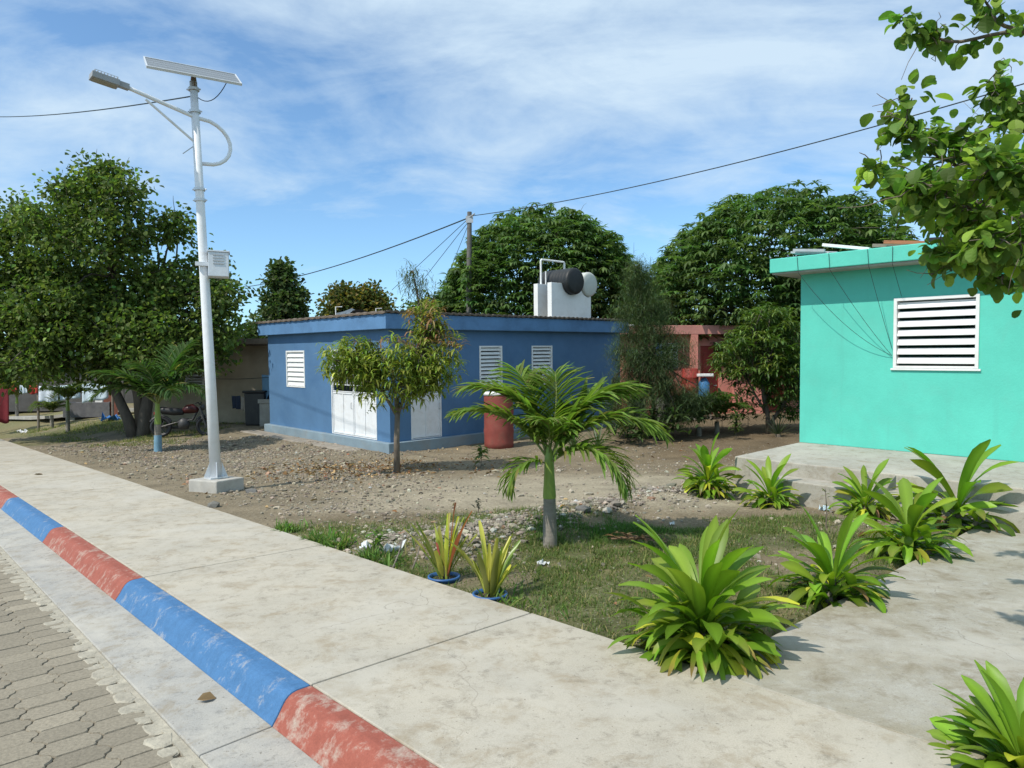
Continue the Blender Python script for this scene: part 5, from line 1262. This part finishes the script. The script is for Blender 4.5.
# ================================================================== loose objects
DRUM = surf('red_drum', (.23, .052, .040), .7, .25, 3, (.16, .085, .06), .6, 3, .2, 50)
p = hit(499, 447); zb = float(gz(p[0], p[1]))
dr = empty('drum', (p[0], p[1], zb), 'tall rusty red drum with a white rim by the blue wall', 'drum')
mb = MB(); r__ = .36; H_ = 1.28; pr = [(0, -.05), (r__, -.05)]
for k_ in range(1, 13):
    z = H_ * k_ / 13; pr.append((r__ * (1.035 if k_ in (4, 9) else 1.0), z))
pr += [(r__, H_ - .05), (r__ * .97, H_), (r__ * .90, H_), (r__ * .9, H_ - .4)]
mb.lathe(pr, 28); mb.build('drum_body', DRUM, dr, True)
mb = MB(); mb.lathe([(r__ * .88, H_ - .02), (r__ * 1.03, H_ - .02), (r__ * 1.04, H_ + .05), (r__ * .9, H_ + .075), (0, H_ + .08)], 28); mb.build('lid', WHITE, dr, True)

# dry palm frond, litter on the lawn
g = hit(636, 545)
fr0 = empty('fallen_frond', (g[0], g[1], float(gz(g[0], g[1])) + .04), 'dry brown palm frond lying on the lawn', 'dead frond', rot=(0, 0, R(-18)))
mb = MB(); n = 60; x_ = np.linspace(-.2, .25, n); P = np.stack([x_, RNG.normal(size=n) * .02, RNG.uniform(0, .05, n)], 1)
straps(mb, P, np.where(RNG.random(n) < .5, RNG.normal(size=n) * .35 + .2, RNG.normal(size=n) * .35 + PI - .2), RNG.uniform(-.1, .5, n), RNG.uniform(.3, .9, n), RNG.uniform(.08, .2, n), .018, 3, None, .5, None, leafcol(n, (.20, .12, .065), .25, (.30, .22, .13), .3)); mb.build('leaflets', leafmat('dry_leaf', .8, .1, .2), fr0)
mb = MB(); mb.tube([(-.25, 0, .0), (0, .01, .03), (.3, 0, .0)], [.012, .014, .008], 6); mb.build('stalk', surf('dry_stalk', (.24, .15, .09), .9), fr0)
def crumple(px, py, label, s_, c_, cat='litter', name='litter', zoff=0.0):
    p = hit(px, py); mb = MB(); k_ = 7
    uu, vv = np.meshgrid(np.linspace(-1, 1, k_), np.linspace(-1, 1, k_)); V = np.stack([uu * s_ * .6, vv * s_ * .4, np.abs(RNG.normal(size=uu.shape)) * s_ * .22 + .01], -1) + RNG.normal(size=(k_, k_, 3)) * s_ * .06
    ii = np.arange(k_ * k_).reshape(k_, k_); mb.add(V.reshape(-1, 3), np.stack([ii[:-1, :-1], ii[:-1, 1:], ii[1:, 1:], ii[1:, :-1]], -1).reshape(-1, 4))
    o = mb.build(name, surf('paper_%d_%d' % (px, py), c_, .6, .15, 9, bmp=0), None, loc=(p[0], p[1], float(gz(p[0], p[1])) + zoff)); o.rotation_euler = (0, 0, RNG.random() * 6); tag(o, label, cat, 'litter on the ground')
crumple(825, 511, 'pale blue wrapper lying before the porch step', .11, (.45, .58, .66))
crumple(672, 526, 'crumpled white scrap on the lawn right of the palm', .07, (.66, .68, .68))
crumple(543, 566, 'crumpled clear wrapper on the lawn below the palm', .08, (.55, .57, .57))
crumple(392, 553, 'large crumpled white plastic by the sidewalk edge', .17, (.60, .62, .63))
crumple(366, 550, 'crumpled white plastic left of the light green weed', .13, (.62, .64, .66))
crumple(22, 433, 'white scrap lying in the far left grass strip', .30, (.7, .7, .7))
crumple(110, 421, 'bright blue plastic scrap beside the far footpath', .55, (.04, .16, .42))
for e_, n_, lab in ((4.05, 1.38, 'curled dry leaf lying in the gutter'), ):
    q = ne(n_, e_, -.152); mb = MB(); leaves(mb, np.zeros((1, 3)), np.array([[1, .5, .0]]), .10, .07, np.array([[.22, .15, .08]]), .5)
    o = mb.build('fallen_leaf', leafmat('dry_leaf', .8, .1, .2), None, loc=tuple(q + UP * .012)); tag(o, lab, 'leaf')
q = at(34, 475); mb = MB(); leaves(mb, np.zeros((1, 3)), np.array([[1, .2, .0]]), .16, .09, np.array([[.20, .15, .10]]), .5)
o = mb.build('fallen_leaf', leafmat('dry_leaf', .8, .1, .2), None, loc=tuple(q + UP * .01)); tag(o, 'dry leaf lying on the far part of the sidewalk', 'leaf')

# two broken sticks by the bucket
for (a_, b_2, lab) in (((392, 571), (403, 538), 'thin dry stick leaning by the left bucket'), ((412, 570), (420, 545), 'short dry stick beside the left bucket')):
    p = hit(*a_); mb = MB(); tp = far(b_2[0], b_2[1], p[1] + .05); mb.tube([p, (p + tp) / 2 + np.array([.01, 0, .0]), tp], [.008, .007, .004], 6)
    o = mb.build('stick', WOODG); tag(o, lab, 'stick')

# ---- washing on the left
def cloth(name, label, cat, A_, B_, drop, col, group=None, sag=.03, k_=14, rows=9, fold=.03, ragged=.05, rough=.9):
    A_ = np.asarray(A_, float); B_ = np.asarray(B_, float); u = np.linspace(0, 1, k_)[:, None]; top = A_ * (1 - u) + B_ * u; top[:, 2] -= sag * 4 * (u * (1 - u))[:, 0]
    d = B_ - A_; d = d / np.linalg.norm(d); nrm = np.array([-d[1], d[0], 0]); ph1, ph2 = RNG.random(2) * 6; V = []
    for r2 in range(rows):
        f = r2 / (rows - 1); w2 = np.sin(u * 13 + ph1)[:, 0] * fold * (.3 + f) + np.sin(u * 5 + ph2)[:, 0] * fold * f
        p = top + nrm * w2[:, None]; p[:, 2] -= drop * f * (1 + ragged * np.sin(u * 7 + ph2)[:, 0]); V.append(p)
    ii = np.arange(rows * k_).reshape(rows, k_); q = np.stack([ii[:-1, :-1], ii[:-1, 1:], ii[1:, 1:], ii[1:, :-1]], -1).reshape(-1, 4)
    org = V[0][0].copy(); mb = MB(); mb.add(np.concatenate(V) - org, q); o = mb.build(name, surf('cloth_' + name + '_%.2f%.2f%.2f' % tuple(col), col, rough, .15, 6, bmp=0), None, True, loc=tuple(org))
    s_ = o.modifiers.new('solid', 'SOLIDIFY'); s_.thickness = .008
    return tag(o, label, cat, group)
Yc = 27.0
def cp(px, py, Y=Yc): return far(px, py, Y)
la, lb_ = cp(-25, 382), cp(112, 377)
cl_ = empty('washing_line', tuple(on_ground(la[0], la[1])), 'washing line strung between posts at the far left', 'washing line')
b0 = on_ground(la[0], la[1])
mb = MB(); mb.tube(bez(la - b0, lb_ - b0, -.05, 14), .012, 5); mb.build('line', WIRE, cl_)
for q_ in (la, cp(37.5, 380.5), lb_):
    g = on_ground(q_[0], q_[1]); mb = MB(); mb.tube([g - b0 + (0, .03, -.2), q_ - b0 + (0, .03, .1)], .045, 8); mb.build('post', WOODG, cl_)
WG = 'washing hung on the lines'
cloth('sheet', 'white sheet hanging left of the middle on the washing line', 'sheet', cp(39, 386), cp(58, 385.5), .62, (.62, .68, .76), WG)
cloth('sheet', 'pale blue sheet hanging behind the small grey trunked palm', 'sheet', cp(59, 385.5), cp(80, 383), .55, (.50, .62, .74), WG)
cloth('sheet', 'large pale blue sheet at the right end of the washing line', 'sheet', cp(82, 384), cp(108, 379), .72, (.55, .66, .76), WG)
cloth('hung_shirt', 'pale shirt hanging between two red shirts', 'shirt', cp(20, 385), cp(28, 385), .30, (.50, .58, .64), WG)
cloth('hung_shirt', 'red shirt left of the pale shirt', 'shirt', cp(8, 384), cp(17, 384.5), .26, (.36, .035, .03), WG)
cloth('hung_shirt', 'red shirt right of the pale shirt', 'shirt', cp(28, 385), cp(38, 385), .32, (.38, .04, .03), WG)
cloth('hung_blanket', 'long dark red blanket hanging at the left photo edge', 'blanket', cp(-14, 383), cp(9, 384), 1.45, (.14, .012, .018), WG)
g = hit(92, 417)
tr = empty('trough', (g[0], g[1], float(gz(g[0], g[1]))), 'dark grey water trough below the washing line', 'trough')
mb = MB(); mb.prism([(-.75, 0), (.75, 0), (.95, .62), (.88, .62), (.70, .08), (-.70, .08), (-.88, .62), (-.95, .62)], -.35, .35, (np.array([[1.0, 0, 0], [0, 0, 1.0], [0, 1.0, 0]]), np.zeros(3)))
mb.box((-.94, -.39, 0.0), (.94, -.351, .6)); mb.box((-.94, .351, 0.0), (.94, .39, .6)); mb.build('basin', surf('dark_trough', (.11, .11, .12), .7, .3, 4, (.2, .19, .17), .4, 3), tr, bevel=.01)
for x_ in (-.6, .6):
    mb = MB(); mb.box((x_ - .1, -.33, -.25), (x_ + .1, .33, -.002)); mb.build('block', CONC, tr)
g = hit(106, 416); mb = MB(); 
fz = empty('board_stack', (g[0], g[1], float(gz(g[0], g[1]))), 'upright pale board beside a brick coloured board near the washing', 'boards')
mb = MB(); mb.box((-.42, -.03, 0), (-.12, .03, 1.0)); mb.build('pale_board', WHITE, fz, bevel=.005)
mb = MB(); mb.box((-.08, -.02, 0), (.50, .04, .95)); mb.build('brown_board', surf('brick_board', (.17, .06, .04), .8, .3, 6), fz, bevel=.005)
mb = MB()
q = [hit(-80, 427), hit(60, 419.5), hit(150, 412.5)]
for i in range(2):
    a_, b_2 = q[i], q[i + 1]; d = (b_2 - a_); d[2] = 0; d /= np.linalg.norm(d); s_ = np.array([-d[1], d[0], 0]) * .55
    ks = 14; V = []
    for f in np.linspace(0, 1, ks):
        c_ = a_ * (1 - f) + b_2 * f
        for sg in (-1, 1):
            w_p = c_ + s_ * sg; V.append([w_p[0], w_p[1], float(gz(c_[0], c_[1])) + .05])
    mb.add(np.array(V), np.array([[2 * j, 2 * j + 1, 2 * j + 3, 2 * j + 2] for j in range(ks - 1)]))
o = mb.build('footpath', CONC); tag(o, kind='structure')
o.modifiers.new('solid', 'SOLIDIFY').thickness = .12

# ---- motorbike in the shade
g = hit(184, 437)
mbk = empty('motorcycle', (g[0], g[1], float(gz(g[0], g[1]))), 'dark motorcycle parked in the shade behind the painted palm', 'motorcycle', rot=(0, 0, R(12)))
def wheel(x_):
    mb = MB(); th = np.linspace(0, 2 * PI, 25); mb.tube(np.stack([x_ + .25 * np.cos(th), 0 * th, .30 + .25 * np.sin(th)], 1), .05, 8, cap=False); wv_ = mb.build('wheel', BLACK, mbk, True)
    mb = MB(); mb.tube(np.stack([x_ + .20 * np.cos(th), 0 * th, .30 + .20 * np.sin(th)], 1), .015, 6, cap=False)
    for k_ in range(6): a = k_ * PI / 3; mb.tube([(x_, 0, .3), (x_ + .2 * math.cos(a), 0, .3 + .2 * math.sin(a))], .012, 5)
    mb.tube([(x_, -.08, .3), (x_, .08, .3)], .03, 8); mb.build('rim', DKM, wv_)
wheel(-.62); wheel(.62)
mb = MB(); mb.tube([(-.62, .09, .3), (-.2, .09, .42), (.25, .06, .5), (.42, .02, .82)], .022, 6); mb.tube([(-.62, -.09, .3), (-.2, -.09, .42), (.25, -.06, .5), (.42, -.02, .82)], .022, 6); mb.tube([(-.6, .1, .62), (-.62, .1, .32)], .028, 6); mb.tube([(-.6, -.1, .62), (-.62, -.1, .32)], .028, 6); mb.build('frame', BLACK, mbk)
mb = MB(); mb.tube([(.62, .08, .3), (.44, .08, .88)], .025, 6); mb.tube([(.62, -.08, .3), (.44, -.08, .88)], .025, 6); mb.build('fork', DKM, mbk)
mb = MB(); mb.lathe([(0, -.17), (.13, -.15), (.17, 0), (.13, .15), (0, .17)], 14, org=(0, 0, .38)); mb.tube([(.1, .12, .28), (-.3, .16, .26), (-.75, .17, .32)], .035, 8); mb.build('engine', DKM, mbk, True)
mb = MB(); mb.tube([(-.02, 0, .74), (.1, 0, .80), (.25, 0, .82), (.40, 0, .76)], [.07, .13, .14, .07], 12); mb.build('tank', surf('bike_red', (.05, .010, .010), .3, .1, 4, bmp=0), mbk, True)
mb = MB(); mb.tube([(.0, 0, .73), (-.25, 0, .74), (-.55, 0, .78), (-.72, 0, .84)], [.09, .12, .11, .06], 10); mb.build('saddle', BLACK, mbk, True)
mb = MB(); mb.tube([(.40, .36, .98), (.44, .18, 1.0), (.45, 0, .92), (.44, -.18, 1.0), (.40, -.36, .98)], .016, 6); mb.build('handlebar', BLACK, mbk)
mb = MB(); mb.lathe([(0, -.05), (.08, -.03), (.09, .04), (0, .06)], 14, axis=(1, 0, 0), org=(.52, 0, .86)); mb.build('headlight', DKM, mbk, True)
mb = MB(); mb.box((-.80, -.06, .66), (-.76, .06, .74)); mb.build('tail_light', DRED, mbk, bevel=.01)
for x_, in ((.62,), (-.62,)):
    th = np.linspace(.5, PI - .5, 9); mb = MB(); mb.tube(np.stack([x_ + .31 * np.cos(th), 0 * th, .3 + .31 * np.sin(th)], 1), .045, 6); mb.build('mudguard', BLACK, mbk)

# ---- clutter by the beige house
def bz(x, y): p = on_beige(x, y, 0); return np.array([p[0], p[1], float(gz(p[0], p[1]))])
g = bz(.85, .62); bn = empty('bin', tuple(g), 'tall black covered bin against the beige house wall', 'bin', rot=(0, 0, R(-10)))
mb = MB(); mb.prism([(-.32, 0), (.32, 0), (.36, 1.05), (-.36, 1.05)], -.3, .3, (np.array([[1.0, 0, 0], [0, 0, 1.0], [0, 1.0, 0]]), np.zeros(3))); mb.build('bin_body', BLACK, bn, bevel=.03)
mb = MB(); mb.box((-.40, -.35, 1.055), (.40, .35, 1.13)); mb.build('lid', BLACK, bn, bevel=.025)
g = bz(.22, .60); bs = empty('wash_basin', tuple(g), 'low grey concrete wash basin between the black bin and the blue house', 'basin', rot=(0, 0, R(-10)))
mb = MB(); mb.box((-.42, -.35, -.1), (.26, .35, .72)); mb.build('base', CONC, bs, bevel=.02)
mb = MB(); mb.box((-.45, -.38, .722), (.29, -.30, .85)); mb.box((-.45, .30, .722), (.29, .38, .85)); mb.box((-.45, -.30, .722), (-.38, .30, .85)); mb.box((.22, -.30, .722), (.29, .30, .85)); mb.build('rim', CONC, bs)
A_ = np.array(on_beige(-.35, .75, 1.82)); B_ = np.array(on_beige(.62, .75, 1.80))
cloth('hung_towel', 'blue towel hanging before the beige house window', 'towel', B_, A_, .72, (.13, .26, .40), WG, .04, ragged=.25)
mb = MB(); mb.tube(bez(on_beige(-.8, .76, 1.85), on_beige(3.2, .76, 1.72), -.12, 12), .010, 5); o = mb.build('cord', WIRE); tag(o, 'thin washing cord along the beige house wall', 'cord')
cloth('hung_cloth', 'yellow green cloth draped over the grey wash basin', 'cloth', np.array([g[0] + .05, g[1] - .40, g[2] + .88]), np.array([g[0] + .34, g[1] - .39, g[2] + .87]), .42, (.45, .40, .04), WG, 0)
cloth('hung_cloth', 'red cloth draped over the grey wash basin edge', 'cloth', np.array([g[0] + .35, g[1] - .38, g[2] + .87]), np.array([g[0] + .55, g[1] - .37, g[2] + .87]), .50, (.35, .05, .04), WG, 0)
cloth('hung_cloth', 'dark navy cloth hanging on the beige wall', 'cloth', on_beige(1.72, .78, 1.12), on_beige(1.40, .78, 1.12), .42, (.025, .035, .06), WG, .02)
cloth('hung_cloth', 'pale cloth hanging on the beige wall by the black bin', 'cloth', on_beige(1.36, .78, 1.08), on_beige(1.08, .78, 1.05), .45, (.33, .29, .24), WG, .02)

# ---- clutter between the blue and the pink house
Yq = 22.8
def gp(px, Y): p = far(px, 384, Y); return on_ground(p[0], Y)
g = gp(609, 22.0); cr = empty('storage_crate', tuple(g + UP * .0), 'bright blue crate on legs at the right end of the blue house', 'crate')
mb = MB(); mb.box((-.28, -.25, .62), (.33, .25, 1.22)); mb.build('crate_body', surf('bright_blue', (.03, .11, .36), .5, .15, 4), cr, bevel=.02)
for k_ in range(3):
    mb = MB(); mb.box((-.24, -.262, .70 + k_ * .16), (.29, -.251, .80 + k_ * .16)); mb.build('slot', surf('deep_blue', (.015, .05, .18), .5), cr)
for x_, y_ in ((-.24, -.2), (.29, -.2), (-.24, .2), (.29, .2)):
    mb = MB(); mb.box((x_ - .03, y_ - .03, -.05), (x_ + .03, y_ + .03, .618)); mb.build('leg', WOODG, cr)
o = empty('water_pump', tuple(g + np.array([.12, 0, 1.225])), 'black pump standing on the bright blue crate', 'pump')
mb = MB(); mb.lathe([(0, -.18), (.12, -.17), (.13, .1), (.08, .18), (0, .2)], 16, axis=(1, 0, 0), org=(0, 0, .14)); mb.build('motor', BLACK, o, True)
mb = MB(); mb.lathe([(0, 0), (.05, 0), (.05, .14), (.07, .15), (0, .16)], 12, org=(.12, 0, .24)); mb.build('outlet', GREYM, o, True)
mb = MB(); mb.box((-.14, -.1, .0), (.14, .1, .03)); mb.build('base', GREYM, o)
def pot(px, Y, zc, r_, label, mat):
    g = gp(px, Y); o = empty('clay_pot', (g[0], g[1], g[2]), label, 'pot', 'clay pots by the pink house')
    mb = MB(); mb.lathe([(0, 0), (r_ * .7, 0), (r_ * 1.0, r_ * 1.2), (r_ * .9, r_ * 2.0), (r_ * .95, r_ * 2.2), (r_ * .8, r_ * 2.2), (r_ * .75, r_ * 1.9), (0, r_ * 1.8)], 20, org=(0, 0, zc)); mb.build('pot_body', mat, o, True)
    mb = MB(); mb.lathe([(0, -.05), (r_ * 1.1, -.05), (r_ * 1.05, zc - .003), (0, zc - .002)], 14); mb.build('stand', CONC, o)
TERRA = surf('terracotta', (.36, .14, .075), .85, .2, 5, (.25, .16, .11), .5, 4)
pot(637, 22.5, .75, .22, 'orange clay pot left of the feathery tree trunk', TERRA); pot(663, 22.5, .80, .24, 'orange clay pot right of the feathery tree trunk', TERRA)
pot(622, 21.8, .15, .30, 'dull orange pot beside the blue crate', TERRA)
g = gp(690, 23.5); o = empty('barrel', tuple(g), 'dark red barrel before the pink house wall', 'barrel')
mb = MB(); mb.lathe([(0, -.04), (.27, -.04), (.28, .3), (.29, .32), (.28, .34), (.28, .62), (.29, .64), (.28, .66), (.27, .92), (.24, .95), (0, .95)], 22, org=(0, 0, .75)); mb.build('barrel_body', DRED, o, True)
mb = MB(); mb.box((-.35, -.3, -.05), (.35, .3, .705)); mb.build('stand', CONC, o, bevel=.02)
g = gp(704, 23.3); o = empty('water_dispenser', tuple(g), 'blue and white water jug stand before the red door', 'water stand')
mb = MB(); mb.box((-.2, -.2, .55), (.2, .2, .62)); 
for x_ in (-.16, .16):
    for y_ in (-.16, .16): mb.box((x_ - .025, y_ - .025, -.05), (x_ + .025, y_ + .025, .549))
mb.build('stand', WOODG, o)
mb = MB(); mb.lathe([(0, .625), (.17, .625), (.18, .7), (.18, 1.2), (.10, 1.35), (.06, 1.4), (0, 1.4)], 18); mb.build('jug', surf('jug_blue', (.05, .16, .33), .3, .15, 4, bmp=0), o, True)
mb = MB(); mb.box((-.24, -.24, 1.42), (.26, .22, 1.52)); mb.build('tray', WHITE, o, bevel=.02)
cloth('hung_cloth', 'small blue cloth hung by the blue house end', 'cloth', far(626, 350, 22.6), far(631, 350, 22.6), .26, (.04, .13, .40), WG, 0)
cloth('hung_cloth', 'small white cloth hung beside the blue cloth', 'cloth', far(631.5, 349.5, 22.6), far(638, 349.5, 22.6), .28, (.55, .58, .60), WG, 0)
cloth('hung_cloth', 'blue cloth hung left of the pink house window', 'cloth', far(656, 344, 22.6), far(662, 344, 22.6), .48, (.04, .12, .36), WG, 0)
mb = MB(); mb.tube(bez(far(621, 349.5, 22.62), far(668, 343, 22.62), -.03, 8), .010, 5); o = mb.build('cord', WIRE); tag(o, 'short washing cord between the blue and pink houses', 'cord')
# stones standing out: a few grey blocks
def rock(px, py, s_, label, c_=(.33, .30, .25)):
    p = hit(px, py); 
    o = stones('rock', np.array([[0, 0, s_ * .22]]), np.array([s_]), np.array([c_]), 'rock_stone'); o.location = (p[0], p[1], float(gz(p[0], p[1]))); tag(o, label, 'rock', 'single rocks')
rock(214, 507, .10, 'dark rock at the sidewalk edge below the lamp footing', (.15, .145, .13))
rock(252, 493, .10, 'dark grey rock right of the lamp footing', (.17, .165, .155))
rock(583, 512, .11, 'dark grey broken rock on the rubble right of the palm trunk', (.15, .145, .135))
rock(607, 512, .09, 'pale broken rock on the rubble beside the dark one', (.42, .39, .33))
